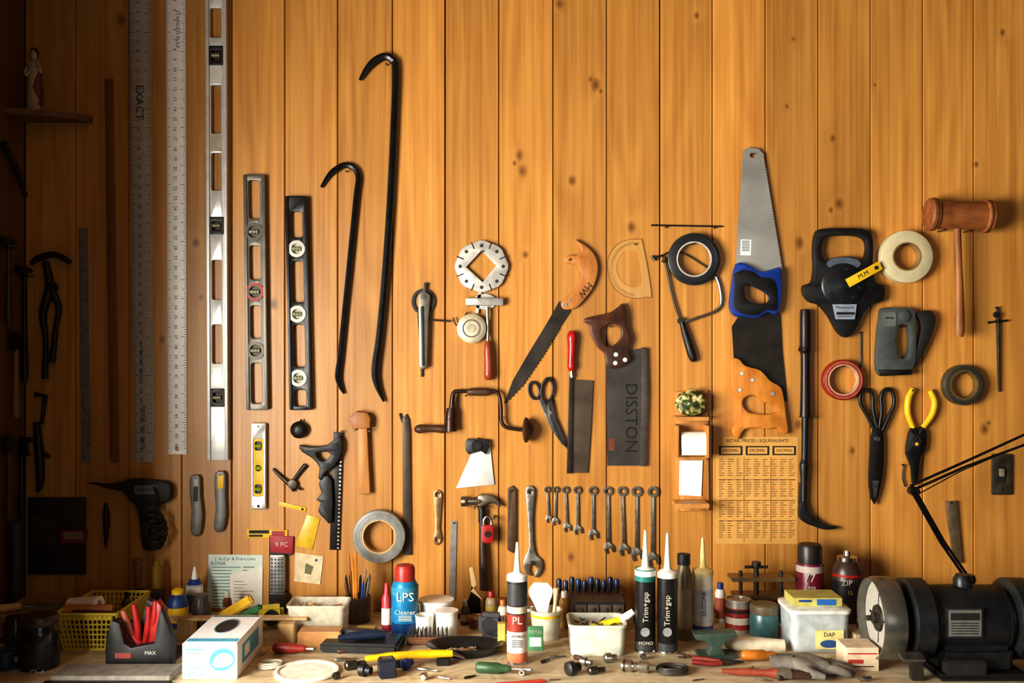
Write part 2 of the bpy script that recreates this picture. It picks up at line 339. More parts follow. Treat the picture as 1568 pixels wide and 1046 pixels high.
for y in(683,717,749): b.ext(rr(389,y-7,402,y+7,3),.002,.005,BLK); b.tube([(391,y,.010),(400,y,.010)],2.8,m(190,200,60,.1,trans=.4),8,1)
b.disc(395.5,775,[(0,.016),(2.2,.016),(2.2,.0163),(0,.0163)],INK,12); nail(395,653)

def crowbar(pts,r,claw):
    b=B('crowbar'); h=r*S+.001; C=m(20,20,22,.28,.35)
    b.tube([(x,y,h) for x,y in pts],[r*q for q in claw],C,8,6)
    return b
crowbar([(492,287),(503,270),(514,260),(528,253),(542,257),(549,272),(546,300),(538,380),(530,460),(522,540),(518,575),(521,590),(527,603)],4.8,[.45,.8,1.05,1,1,1,1,1,1,1,1.1,.8,.3]); nail(530,262)
crowbar([(551,123),(562,106),(574,94),(588,87),(600,91),(606,106),(604,180),(599,290),(591,410),(582,510),(575,565),(578,590),(588,615)],6,[.4,.8,1.05,1,1,1,1,1,1,1,1.1,.85,.3]); nail(592,98)
b=B('divider_calipers'); b.ext(ell(648,462,18,20),.004,.009,BLK2,holes=[ell(648,462,14,16)]); b.ext([(640,452),(647,446),(651,446),(659,452),(656,490),(654,562),(646,566),(642,560),(641,490)],.009,.022,m(120,116,106,.4,.6),bev=1.2); b.ext([(644,470),(649,468),(650,560),(646,560)],.022,.024,BLK,bev=.5)
b.ext(bar(652,433,648,460,5,4),.003,.012,DST,bev=.5); b.tube([(658,490,.012),(690,492,.012)],1.4,DST,8,1); b.ext(bar(642,480,646,577,6,2),.001,.008,BLK); b.ext(bar(656,480,645,577,5,2),.001,.007,DST); b.disc(648,455,[(0,.024),(4,.024),(4,.009)],CHR,14); nail(650,447,.02)
b=B('band_clamp'); OUT=[]
for i in range(8):
    a=i*45+22.5
    for d in(-17,17): OUT.append((737.5+41*math.cos(math.radians(a+d)),408+40*math.sin(math.radians(a+d))))
CLP=m(192,190,182,.42,.4)
b.ext(OUT,.002,.014,CLP,holes=[[(737,384),(760,407),(739,432),(714,409)]],bev=1)
for i in range(8):
    a=math.radians(i*45); cx,cy=737.5+33*math.cos(a),408+32*math.sin(a); b.disc(cx,cy,[(0,.0155),(2.2,.0155),(2.8,.014)],DST,10)
    a+=math.radians(22.5); b.ext(bar(737.5+30*math.cos(a),408+29*math.sin(a),737.5+41.2*math.cos(a),408+40.2*math.sin(a),1.8),.0141,.0146,BLK)
b.ext(bar(735,445,730,480,5),.002,.010,CLP); b.ext(rr(713,456,771,468,2),.002,.022,m(190,188,180,.35,.7),bev=1.2)
b.ext(ell(742,462,18,12),.002,.010,CLP); b.disc(722,503,[(0,.030),(5,.030),(6,.028),(18,.028),(20,.026),(22.5,.024),(22.5,.002)],m(196,188,162,.4,.3),30)
b.disc(722,503,[(12,.0283),(14,.0283),(14,.0287),(12,.0287)],m(90,84,70),30,True); b.tube([(746,470,.016),(747,500,.016),(747,528,.016)],[3,2,2.5],STEEL,8); b.tube([(747,522,.016),(747,535,.016),(748,560,.016),(748,575,.016),(748,582,.016)],[4,6.5,7,7.5,4],m(150,66,36,.35),14)
b.tube([(716,478,.012),(700,498,.012),(694,486,.012)],1.3,DST,6); nail(738,385,.02)
b=B('pruning_saw'); b.ext([(881,367),(897,376),(911,391),(916,412),(910,436),(897,456),(882,471),(864,474),(859,464),(866,455),(878,446),(886,434),(890,421),(887,410),(878,405),(868,403),(864,397),(870,391),(882,391),(890,386),(888,377)],.001,.016,wood('saw_handle_wood',(160,98,40),(206,142,70),(60,60,14),.4),bev=1.6,sm=3)
b.ext([(856,462),(838,494),(808,543),(785,583),(772,618)]+teeth(772,618,800,589,6,2)[1:]+teeth(800,589,830,545,9,2)[1:]+teeth(830,545,856,503,9,2)[1:]+[(873,477),(868,462)],.003,.0055,DSAW)
b.disc(866,467,[(0,.018),(2.5,.018),(3,.016)],CHR,12); b.disc(872,460,[(0,.018),(2,.018),(2.5,.016)],CHR,12); b.text('MW',896,444,14,.0163,BLK,-130); nail(872,398,.022)
b=B('protractor'); PL=m(236,196,120,.15,var=.03,bump=0,alpha=.22)
poly=[(978,367),(984,374),(997,449),(990,455)]+[(970,457),(950,450),(936,435),(930,412),(932,392),(944,375),(960,368)]
b.ext(cr(poly,3),.001,.0030,PL,holes=[cr([(972,384),(978,395),(983,430),(975,440),(957,436),(945,420),(945,400),(955,386)],3)])
PE=m(150,96,40,.4,alpha=.7); PPL=cr(poly,3)
b.sweep([Vector((X(x),-.0028,Z(y))) for x,y in PPL+PPL[:1]],[.0008]*(len(PPL)+1),PE,5)
for i in range(34):
    a=math.radians(96+168*i/33); cx,cy=973,412; b.ext(bar(cx+36*math.cos(a)*.98,cy+42*math.sin(a)*.9,cx+40*math.cos(a),cy+42*math.sin(a),.6),.0030,.0033,m(120,80,30))
nail(973,374,.008)
b=B('steel_rod'); b.tube([(997,345,.004),(1050,346,.004),(1106,347,.004)],1.3,BLK,8,2); nail(1020,348,.008); nail(1094,349,.008)
def roll(name,px,py,ro,ri,mat,core,h1,h0=.001,rings=BLK2):
    b=B(name); b.disc(px,py,[(ri+2,h0),(ri+2,h1),(ro-.8,h1),(ro,h1-.001),(ro,h0+.001),(ro-.8,h0)],mat,44,True); b.disc(px,py,[(ri,h0+.0005),(ri,h1+.0005),(ri+2.2,h1+.0005),(ri+2.2,h0+.0005)],core,44,True)
    if rings:
        for r in (ri+6,(ri+ro)/2+1,ro-5): b.disc(px,py,[(r,h1),(r+.4,h1+.0003),(r+.8,h1)],rings,40)
    nail(px,py-ri+1,h1+.006); return b
roll('black_tape_roll',1063,397,40,25,m(34,38,40,.35),m(190,186,176),.024,.014)
b=B('coping_saw'); b.tube([(1000,398,.008),(1010,392,.008),(1018,400,.008),(1030,455,.008),(1042,492,.008)],1.6,BLK,8); b.tube([(1018,396,.008),(1015,402,.008)],3,BRN,8,1)
b.tube([(1092,416,.008),(1101,436,.008),(1104,462,.008),(1096,476,.008),(1070,486,.008),(1044,495,.008)],2.4,STEEL,8); b.tube([(1044,493,.010),(1052,520,.010),(1060,545,.010),(1064,553,.010)],[4,6,6.5,4],BLK,12); b.disc(1043,491,[(0,.016),(5,.015),(5,.002)],DST,12); b.tube([(1003,399,.008),(998,392,.008)],2.4,DST,8,1)
b.tube([(1012,392,.006),(1040,385,.006),(1092,416,.006)],1.2,DST,6)
b=B('handsaw'); b.ext([(1134,480),(1195,480),(1198,540)]+teeth(1206,615,1198,540,1,0)[:1]+[(1165,592),(1125,565),(1121,500)],.002,.005,DSAW)
b.ext([(1120,552),(1132,550),(1142,560),(1165,567),(1180,583),(1195,592),(1200,605),(1205,640),(1207,662),(1197,664),(1190,655),(1175,657),(1160,655),(1140,658),(1130,673),(1121,660),(1130,640),(1132,615),(1122,595)],.001,.020,ORW,holes=[[(1140,610),(1155,605),(1170,616),(1186,621),(1191,631),(1176,635),(1160,634),(1146,631),(1138,621)]],bev=2,sm=3)
for x,y in((1136,572),(1152,582),(1184,603),(1133,597)): b.disc(x,y,[(0,.0215),(3,.0215),(3.6,.020)],CHR,14)
b=B('handsaw'); b.ext([(1138,231),(1145,226),(1162,228),(1168,235)]+teeth(1168,235,1197,412,42,-1.6)[1:]+[(1190,425),(1130,425),(1127,400),(1131,330)],.008,.0105,m(178,178,172,.36,.5,var=.25,scale=9),holes=[ell(1152,238,4,n=14)])
b.ext([(1128,404),(1148,406),(1166,416),(1184,412),(1196,411),(1198,440),(1195,470),(1188,482),(1175,478),(1160,487),(1140,485),(1126,484),(1118,470),(1121,440)],.006,.028,m(24,58,140,.4),bev=2,sm=3,holes=[[(1140,434),(1158,440),(1178,452),(1176,464),(1158,466),(1141,458)]])
b.ext([(1126,416),(1150,415),(1164,424),(1184,428),(1190,446),(1189,474),(1174,475),(1158,483),(1140,481),(1124,470),(1125,440)],.027,.0305,BLK,bev=1.2,sm=3,holes=[[(1141,435),(1158,441),(1177,452),(1175,463),(1158,465),(1142,457)]])
b.ext(rotp([(1134,367),(1150,367),(1150,391),(1134,391)],1142,380,2),.0105,.0108,WHT); 
for i in range(7): b.qb(1136,369+i*2.4,1148,370+i*2.4,.0108,.011,INK)
b.ext([(1124,420),(1126,404),(1145,407),(1140,412)],.0285,.031,m(30,70,160,.4),bev=.6); nail(1152,236)
b=B('chalk_line_reel'); b.ext([(1250,355),(1262,350),(1290,349),(1320,350),(1335,358),(1338,380),(1337,410),(1342,432),(1355,438),(1353,460),(1335,467),(1322,482),(1310,506),(1297,517),(1283,508),(1270,485),(1255,467),(1240,462),(1231,450),(1231,437),(1243,432),(1247,410),(1246,380)],.002,.026,BLK,bev=2.5,sm=3,holes=[[(1262,367),(1275,361),(1310,361),(1325,368),(1327,385),(1320,399),(1305,393),(1280,394),(1267,401),(1258,387)]])
b.disc(1292,436,[(0,.036),(10,.036),(12,.034),(30,.034),(33,.030),(33,.024)],m(26,30,36,.35),36); b.ext(ell(1292,404,26,10),.024,.0275,m(90,100,112,.3)); b.ext([(1276,466),(1312,466),(1309,489),(1281,489)],.026,.0345,m(150,160,175,.3)); b.text('Mastercraft',1294,471,6,.0347,INK); b.qb(1281,478,1309,482,.0345,.0348,INK); b.qb(1283,484,1306,485,.0345,.0348,INK)
for i in range(8): a=math.radians(i*45+10); b.disc(1292+24*math.cos(a),436+24*math.sin(a),[(0,.035),(2.4,.035),(2.4,.034)],BLK2,8)
b.ext(bar(1298,434,1349,406,14),.036,.039,YEL,bev=.5); b.text('M.M',1322,421,10,.0392,INK,28); b.disc(1342,410,[(0,.041),(3,.041),(3,.039)],BLK,12); nail(1292,356,.03)
roll('masking_tape_roll',1389,393,40,20,m(206,196,158,.6,var=.08,bump=0),m(150,120,74),.03,rings=None)
b=B('wooden_mallet'); MW=wood('mallet_wood',(112,62,28),(170,104,52),(10,50,50),.55); h=.042; k=K(h)
pr=[(0,-49),(22,-49),(25,-46),(25,-38),(22,-36),(21.5,-15),(21.5,15),(22,36),(25,38),(25,46),(22,49),(0,49)]
b.lathe([(r*k,t*k) for r,t in pr],(X(1469,h),-h,Z(330,h)),(1,0,-.04),MW,32); b.tube([(1466,350,h),(1467,400,h),(1469,450,h),(1469,500,h),(1469,516,h)],[5.5,6,6.5,8,6],wood('mallet_grip',(126,76,34),(184,122,62),(50,50,8),.5),14)
for t in(-41,41): b.lathe([(25.4*k,(t-1)*k),(25.6*k,t*k),(25.4*k,(t+1)*k)],(X(1469,h),-h,Z(330,h)),(1,0,-.04),BRN,32)
nail(1448,352,.05); nail(1488,353,.05); b.disc(1469,340,[(0,.0),(3,.0),(3,.03)],MW,8)
b=B('staple_gun'); SG=m(86,92,90,.4,.2); b.ext([(1352,472),(1375,471),(1392,471),(1402,476),(1403,500),(1404,530),(1400,562),(1380,573),(1355,575),(1343,566),(1344,520),(1348,485)],.003,.026,SG,bev=2,sm=3,holes=[[(1376,500),(1390,498),(1393,520),(1390,545),(1378,548),(1373,525)]])
b.ext([(1404,480),(1424,475),(1434,488),(1428,512),(1414,542),(1402,562),(1398,556),(1405,530),(1411,505),(1409,490)],.006,.022,BLK2,bev=2,sm=3); b.ext(rr(1352,478,1372,500,3),.026,.0275,m(110,114,112,.3)); b.qb(1356,486,1368,488,.0275,.028,INK); b.ext([(1345,566),(1398,566),(1396,574),(1350,576)],.002,.029,m(60,62,60,.3,.8),bev=.6); b.ext(ell(1386,484,8,9),.02,.031,SG,bev=1); nail(1384,500,.03)
roll('red_tape_roll',1292,582,31,22,m(140,28,22,.35),m(200,160,130),.024,.001,rings=m(190,120,90,.5)); roll('dark_tape_roll',1477,590,31,20,m(70,64,48,.4),m(110,90,50),.026)
b=B('tap_wrench'); b.tube([(1527,470,.006),(1528,495,.006),(1529,560,.006),(1530,600,.006)],[1.8,3,2.2,1.5],DST,8); b.tube([(1513,494,.006),(1522,493,.006),(1528,492,.006),(1534,492,.006),(1542,491,.006)],[2,1.5,4,1.5,2],BLK,8); b.disc(1528,482,[(0,.012),(4,.012),(5,.002)],BLK,12); nail(1527,471,.012)
b=B('nail_puller'); h=.014; b.tube([(1233,474,h),(1233,480,h),(1233,530,h),(1232,536,h),(1233,545,h),(1233,630,h),(1233,638,h)],[6,8,8.5,10,7,8,10],m(36,26,22,.35,.3),16,3)
b.tube([(1233,638,h),(1232,700,h),(1231,712,h),(1231,740,h),(1230,775,h)],[5.5,5,7,5,5],BLK,10,3); b.ext([(1226,770),(1234,768),(1240,785),(1252,796),(1266,804),(1281,806),(1280,810),(1262,811),(1246,806),(1232,800),(1224,790)],.004,.022,BLK,bev=1.4,sm=3); b.ext(bar(1229,740,1226,772,9,5),.008,.02,DST,bev=1); nail(1244,640,.022)
b=B('tin_snips'); 
b.tube([(p[0],p[1],.012) for p in [(1343,668),(1330,640),(1318,618),(1318,602),(1328,597),(1336,606),(1337,628),(1343,655)]],3,BLK,10); b.tube([(p[0],p[1],.012) for p in [(1347,668),(1360,640),(1369,618),(1366,600),(1357,596),(1349,606),(1350,630),(1346,655)]],3,BLK,10)
b.ext([(1336,660),(1352,660),(1354,690),(1352,730),(1340,773),(1331,745),(1332,700)],.008,.018,m(48,44,42,.35,.7),bev=1.5,sm=2); b.disc(1344,672,[(0,.023),(4,.023),(5,.018)],STEEL,12); b.ext(bar(1341,736,1340,762,10,3),.018,.020,m(150,150,150,.3,.9)); nail(1327,599,.02); nail(1358,599,.02)
b=B('wire_hook'); b.tube([(1318,508,.004),(1318,540,.004),(1318,560,.004),(1314,566,.004)],1.2,BLK,6); nail(1318,510,.008)
b=B('pliers'); b.tube([(p[0],p[1],.012) for p in [(1398,596),(1391,610),(1390,632),(1398,655)]],[4.2,5,4.8,4],YEL,12); b.tube([(p[0],p[1],.012) for p in [(1424,598),(1431,615),(1427,635),(1413,655)]],[4.2,5,4.8,4],YEL,12)
b.tube([(1398,655,.012),(1410,676,.012)],[4,5],BLK,10,1); b.tube([(1413,655,.012),(1400,676,.012)],[4,5],BLK,10,1)
b.ext([(1396,655),(1406,665),(1416,655),(1420,670),(1417,690),(1410,700),(1405,738),(1398,740),(1396,715),(1388,695),(1390,675)],.005,.019,m(70,68,66,.3,.9),bev=1.5,sm=2); b.disc(1404,680,[(0,.022),(6,.022),(7,.019)],DST,16); b.disc(1404,680,[(0,.024),(2.5,.024),(2.5,.022)],YEL,12); nail(1398,598,.02)
b=B('wire_hook'); b.tube([(1384,712,.006),(1382,730,.006),(1386,745,.006)],1.2,BLK,6); nail(1383,712,.01)

b=B('hand_brace'); h=.02; BD_=m(66,50,42,.38,.7)
b.tube([(635,659,h),(642,657,h),(660,656,h),(678,657,h),(688,657,h)],[3,7,5.5,6.5,4],BRN,14); b.tube([(686,656,h),(690,640,h),(691,625,h)],[5,9,7],BD_,12); b.tube([(692,625,h),(694,603,h),(702,599,h)],[5,3.5,3],BD_,10)
b.tube([(694,610,h),(696,600,h),(710,599,h),(752,599,h),(763,603,h),(767,622,h),(768,645,h),(775,654,h),(790,657,h),(800,658,h)],3,BD_,10); b.tube([(716,600,h),(724,600,h),(745,600,h),(752,600,h)],[4,6,6,4],BRN,12); b.tube([(690,632,h),(690,660,h)],[8,10],BD_,12,1)
b.lathe([(0,.014),(.014,.012),(.024,.004),(.032,-.002),(.034,-.008),(.026,-.013),(.008,-.016)],(X(809,h),-h-.01,Z(658,h)),(1,-.1,0),BRN,26); nail(713,606,.024); nail(766,640,.02)
b=B('scissors'); 
b.ext(ell(818,598,10,15,24,-12),.004,.011,BLK,holes=[ell(818,598,6.2,11,24,-12)],bev=1.2); b.ext(ell(838,597,11,20,24,8),.006,.013,BLK,holes=[ell(838,598,7,15,24,8)],bev=1.2)
b.ext([(824,612),(832,612),(850,640),(862,665),(869,687),(860,680),(843,655)],.004,.009,m(120,118,114,.3,.9),bev=.6); b.ext([(838,612),(846,612),(851,640),(864,670),(869,688),(852,668),(840,640)],.007,.012,m(88,86,84,.3,.9),bev=.6); b.disc(842,632,[(0,.015),(3,.015),(3,.012)],CHR,12); nail(835,581,.018)
b=B('dovetail_saw'); h=.012; b.tube([(877,507,h),(876,516,h),(876,530,h),(875,548,h),(875,562,h),(876,568,h)],[5,8,7,6,6.5,4],m(160,28,20,.3),16); b.tube([(875,566,h),(876,578,h)],[3,3],STEEL,8,1)
b.ext([(876,581),(908,583),(905,650),(900,724),(871,724),(872,640)],.003,.0055,m(96,84,70,.4,.6,var=.35,scale=16)); b.ext([(872,576),(878,576),(876,725),(868,725)],.001,.011,DSAW,bev=.5)
b=B('backsaw'); b.ext([(928,542),(984,533),(990,600),(987,713)]+[(930,713)],.003,.006,m(76,72,68,.42,.4,var=.35,scale=14)); b.ext([(983,532),(991,533),(993,600),(990,714),(981,714)],.001,.012,m(100,94,88,.35,.6),bev=.6)
b.ext([(897,487),(915,483),(935,478),(947,470),(954,465),(960,480),(961,500),(967,520),(962,535),(966,552),(945,564),(930,560),(926,542),(915,531),(905,512),(903,498),(895,493)],.001,.022,DKW,bev=2,sm=3,holes=[[(921,504),(938,496),(949,500),(952,515),(943,527),(931,531),(923,520)]])
for x,y in((943,543),(957,551),(942,556)): b.disc(x,y,[(0,.0235),(3.4,.0235),(4,.022)],CHR,14)
b.text('DISSTON',966,640,26,.0062,m(14,12,12,.8,bump=0),-90); b.ext(rotp(rr(932,672,941,690,1),936,680,0),.006,.0063,m(120,60,34)); nail(936,500,.026)
b=B('paper_roll_holder'); PH=wood('holder_pine',(180,120,54),(220,164,92),(60,60,6),.5)
b.ext([(1034,600),(1084,598),(1086,782),(1035,783)],.001,.010,PH,bev=.8); b.bx((X(1060,.07),-.045,Z(774,.07)),(.088,.075,.012),PH)
for x in(1037,1083): b.bx((X(x,.05),-.035,Z(676,.05)),(.008,.055,.085),PH)
b.bx((X(1060,.05),-.03,Z(641,.05)),(.088,.06,.010),PH)
k=K(.04); b.lathe([(0,-20*k),(13*k,-20*k),(13*k,20*k),(0,20*k)],(X(1062,.04),-.036,Z(674,.04)),(1,0,0),PAP,28); b.ext([(1044,670),(1082,670),(1082,697),(1044,697)],.0565,.0575,PAP); b.ext([(1041,705),(1076,705),(1074,760),(1040,758)],.011,.014,PAP); b.ext(bar(1038,702,1083,702,5),.010,.018,PH,bev=.6)
b.disc(1040,610,[(0,.012),(2,.012),(2,.010)],INK,8); b.disc(1040,775,[(0,.012),(2,.012),(2,.010)],INK,8)
b=B('painted_stone'); bm=bmesh.new(); bmesh.ops.create_icosphere(bm,subdivisions=4,radius=1); zt=Z(641,.05)+.005
vv=[]
for v in bm.verts:
    q=v.co*(1+.12*math.sin(v.co.x*5+1)*math.cos(v.co.z*6)+.08*math.sin(v.co.y*7)); vv.append((X(1060,.04)+q.x*.040,-.033+q.y*.020,zt+.034+max(-.98,q.z)*.034))
ST=bpy.data.materials.new('speckled_stone'); ST.use_nodes=True; nt=ST.node_tree; vo=nt.nodes.new('ShaderNodeTexNoise'); vo.inputs['Scale'].default_value=70; vo.inputs['Detail'].default_value=8; tc=nt.nodes.new('ShaderNodeTexCoord'); nt.links.new(tc.outputs['Object'],vo.inputs['Vector']); rp=nt.nodes.new('ShaderNodeValToRGB'); nt.links.new(vo.outputs['Fac'],rp.inputs['Fac'])
for p,c in((.45,(44,56,22)),(.52,(120,120,50)),(.6,(205,190,140))):
    e=rp.color_ramp.elements.new(p); e.color=lin(c)
rp.color_ramp.elements[0].color=lin((20,24,14)); nt.links.new(rp.outputs['Color'],nt.nodes['Principled BSDF'].inputs['Base Color'])
b.add(vv,[tuple(v.index for v in f.verts) for f in bm.faces],ST); bm.free()
b=B('price_list_poster'); OP=m(212,164,88,.75,var=.12,scale=12); b.ext([(1097,669),(1222,669),(1221,833),(1095,833)],.0003,.0012,OP)
b.text('RETAIL PRICES / EQUIVALENTS',1160,675,7,.0013,INK)
IK2=m(104,62,28,.7,bump=0)
for x in(1101,1142,1183): b.ext([(x,683),(x+36,683),(x+36,697),(x,697)],.0012,.0015,INK); b.ext([(x+3,685),(x+33,685),(x+33,695),(x+3,695)],.0015,.0017,OP); b.text('DECIMAL',x+18,690,6,.0018,INK)
for cidx in range(9):
    x=1101+cidx*13.4
    for r in range(36):
        y=703+r*3.5
        if r%9==8: continue
        wd=random.uniform(4,10); b.qb(x,y,x+wd,y+1.0,.0012,.0014,IK2 if cidx<6 or r%3 else m(170,50,30,.7))
for y in(734,766,797): b.qb(1101,y,1218,y+.8,.0012,.0014,IK2)
for x in(1139,1180): b.qb(x,700,x+.8,830,.0012,.0014,IK2)
def wrench(x,y0,y1,w=6,tl=0,name='combination_wrench'):
    b=B(name); W=m(176,172,160,.28,.95); r=w*.95; x1=x+tl
    b.disc(x,y0+r,[(r*.55,.001),(r*.55,.008),(r,.008),(r,.001)],W,20,True); b.ext(bar(x,y0+r*1.8,x1,y1-r*1.6,w*.62,w*.75),.002,.006,W,bev=.6)
    q=w*1.1; c=(x1,y1-q)
    b.ext(rotp([(c[0]-w*.36,c[1]-q*1.1),(c[0]+w*.36,c[1]-q*1.1),(c[0]+q,c[1]-q*.1),(c[0]+q*.85,c[1]+q),(c[0]+q*.42,c[1]+q),(c[0]+q*.42,c[1]+q*.1),(c[0]-q*.42,c[1]+q*.1),(c[0]-q*.42,c[1]+q),(c[0]-q*.85,c[1]+q),(c[0]-q,c[1]-q*.1)],c[0],c[1],-15),.001,.007,W,bev=.5)
    nail(x,y0+r*.6,.014,1.3)
for x,y1,wd in((838,800,5),(851,804,5.2),(866,814,5.8),(884,818,6.2),(908,826,7),(931,847,7.4),(953,850,7.8),(975,858,8.4),(1000,866,8.8)): wrench(x,745,y1,wd,random.uniform(-1,3))
b=B('adjustable_wrench'); W=m(170,168,160,.3,.95)
b.ext([(807,746),(813,744),(818,748),(819,758),(816,790),(817,830),(821,850),(829,857),(831,872),(823,884),(818,882),(822,870),(814,864),(811,872),(814,882),(806,878),(801,864),(805,850),(810,838),(808,790),(805,757)],.002,.011,W,bev=1,sm=2,holes=[ell(812,753,3,n=12)]); b.lathe([(0,-.006),(.005,-.006),(.005,.006),(0,.006)],(X(816,.012),-.012,Z(862,.012)),(1,0,0),DST,12); nail(812,752)
b=B('flat_file'); b.ext([(777,748),(785,744),(791,750),(791,838),(785,847),(777,842)],.001,.008,m(92,72,52,.5,.6),bev=.8,holes=[ell(784,752,2,n=10)]); nail(784,752,.012)
b=B('claw_hammer'); h=.016; 
b.lathe([(0,-.0),(.012,0),(.0135,.002),(.0135,.014),(.009,.018),(.010,.03),(.012,.05),(.010,.058),(0,.06)],(X(706,h),-h,Z(768,h)),(1,0,.04),m(120,112,100,.35,.9),20)
b.ext([(732,760),(742,757),(752,759),(762,766),(767,777),(760,773),(750,770),(738,776),(732,774)],.006,.026,m(120,112,100,.35,.9),bev=1.2,sm=2)
b.tube([(736,775,h),(738,800,h),(740,860,h),(742,903,h)],[5,4.5,7,7.5],m(60,38,24,.4),14,4); b.tube([(738,778,h),(738,800,h)],[5.6,5.6],BLK,12,1)
nail(727,778,.03); nail(747,778,.03)
b=B('padlock'); b.ext(rr(737,804,756,832,5),.027,.040,RED,bev=1.5); b.tube([(741,806,.034),(741,796,.034),(746,791,.034),(752,796,.034),(752,806,.034)],1.8,STEEL,8); b.disc(747,818,[(0,.0415),(5,.0415),(5,.040)],BLK,16); b.disc(757,794,[(0,-.001),(1.5,-.001),(1.5,.042),(0,.042)],DST,8)
b=B('box_end_wrench'); b.ext([(664,756),(670,750),(677,756),(676,775),(674,810),(677,826),(670,835),(663,828),(666,810),(665,775)],.001,.007,m(160,130,96,.35,.8),bev=.8,sm=2,holes=[ell(670.5,757,3.4,n=14),ell(670,827,3,n=12)]); nail(670,756,.012)
b=B('wood_rasp'); b.ext([(616,640),(622,634),(626,642),(628,660),(630,850),(617,850),(616,660)],.001,.008,m(84,74,62,.5,.7),bev=.6); b.tube([(612,633,.005),(616,645,.005),(624,655,.005),(622,680,.005)],1.8,DST,8); nail(620,640,.012)
b=B('steel_strip'); b.ext(bar(695,798,692,920,9,10),.001,.003,ALUD); nail(695,801,.006)
b=B('speed_square'); b.ext([(722,694),(750,676),(757,742),(698,748),(700,744)],.002,.005,m(214,216,212,.35,.3,var=.08),bev=.4); b.ext([(712,678),(716,672),(748,673),(750,684),(744,696),(736,690),(718,696),(713,690)],.001,.018,BLK,bev=1); b.disc(731,683,[(0,.021),(7,.021),(9,.018)],m(60,60,58,.3,.6),20); b.disc(731,683,[(0,.0225),(4,.0225),(4,.021)],BLK,16); nail(731,672,.02)
b=B('wooden_hammer'); b.ext([(534,640),(545,630),(562,632),(567,640),(566,656),(540,657)],.003,.032,wood('hammer_head_wood',(136,84,36),(184,124,60),(60,60,12),.5),bev=2); b.ext([(548,652),(562,652),(564,700),(567,756),(549,757),(548,700)],.006,.024,wood('hammer_grip_wood',(160,106,48),(204,146,76),(60,60,5),.5),bev=2); nail(543,659,.03); nail(565,660,.03)
b=B('door_knob'); b.disc(456,659,[(0,.030),(5,.030),(9,.027),(13,.020),(13,.006),(9,.001)],BLK,30); b.disc(456,659,[(6,.0295),(7,.0305),(8,.0285)],DST,24); b.tube([(456,650,.024),(462,643,.012)],1.5,BLK,8,1)
b=B('wing_clamp'); b.tube([(418,718,.008),(430,730,.010),(446,744,.010),(450,752,.008)],[2,3,4,2.5],DST,10); b.tube([(468,712,.008),(455,728,.010),(446,742,.010)],[4,3,3],BLK,10); b.disc(447,742,[(0,.02),(7,.018),(8,.002)],DST,16); b.tube([(446,742,.010),(462,750,.010)],[3,1.5],DST,8,1)
b=B('quick_grip_clamp'); b.ext(bar(518,662,512,842,15,15),.002,.008,m(44,40,38,.4,.7),bev=.6); 
b.ext([(458,682),(475,684),(500,682),(520,668),(524,690),(512,714),(500,722),(493,735),(487,732),(489,716),(478,702),(462,692)],.001,.026,BLK,bev=2,sm=2,holes=[[(484,694),(500,692),(506,697),(497,706),(490,704)]])
b.ext([(488,742),(494,730),(508,735),(508,800),(497,795),(487,783),(491,770),(484,765),(492,755)],.001,.022,BLK,bev=1.5,sm=2); 
for y in range(670,840,6): b.qb(521-.03*(y-670),y,524-.03*(y-670),y+2.5,.003,.0085,STEEL)
nail(522,661,.02)
b=B('utility_knife'); b.ext([(291,731),(299,728),(306,731),(307,760),(310,790),(306,818),(297,821),(291,812),(293,780),(290,755)],.002,.018,m(120,116,108,.4,.5),bev=1.6,sm=2); b.ext(rr(296,745,302,768,2),.018,.021,BLK2,bev=.5); nail(299,732,.02)
b=B('utility_knife'); b.ext([(329,725),(337,722),(345,726),(345,760),(346,790),(341,812),(331,815),(327,805),(330,780),(328,750)],.002,.018,m(112,112,108,.4,.5),bev=1.6,sm=2); b.ext([(333,727),(343,727),(342,748),(333,748)],.018,.020,YEL,bev=.4); nail(337,727,.02)
b=B('power_drill'); b.tube([(135,740,.02),(150,741,.02),(165,744,.02),(190,745,.02)],[1,2.2,4,8],DST,12); b.ext([(188,737),(205,734),(230,736),(254,739),(261,748),(259,766),(244,774),(237,786),(240,810),(243,830),(236,843),(222,843),(216,830),(213,800),(208,778),(196,764),(189,755)],.002,.036,BLK2,bev=3,sm=3); b.ext(rr(206,743,240,757,2),.036,.0368,m(110,108,100,.4)); b.text('SPEED DRILL',223,750,5,.037,INK)
cp=[]
for i in range(90):
    t=i/89; a=t*math.pi*2*6.5; cp.append((232+14*math.cos(a)+10*math.sin(t*3),785+52*t+7*math.sin(a),.045+.008*math.sin(a*1.3)))
b.tube(cp,1.9,BLK,6,1); b.tube([(236,745,.037),(240,760,.044),(238,785,.045)],1.9,BLK,6); nail(228,737,.04)
b=B('measuring_stick'); b.ext(bar(427,771,468,781,7),.001,.005,YEL,bev=.5); b.disc(463,780,[(0,.0055),(2,.0055),(2,.005)],INK,8)
b=B('yellow_vinyl_tag'); b.ext([(470,788),(490,794),(478,842),(452,836)],.001,.004,m(218,180,40,.35),bev=.4)
b=B('tape_rule_card'); b.ext([(378,810),(440,812),(440,825),(378,824)],.001,.006,YEL,bev=.4); b.qb(381,812,412,817,.006,.0062,INK); b.qb(381,819,402,822,.006,.0062,INK); b.qb(416,813,436,822,.006,.0062,RED)
roll('duct_tape_roll',580,822,40,24,m(136,136,130,.4),m(200,166,110),.034,.009,rings=m(112,112,108,.4))
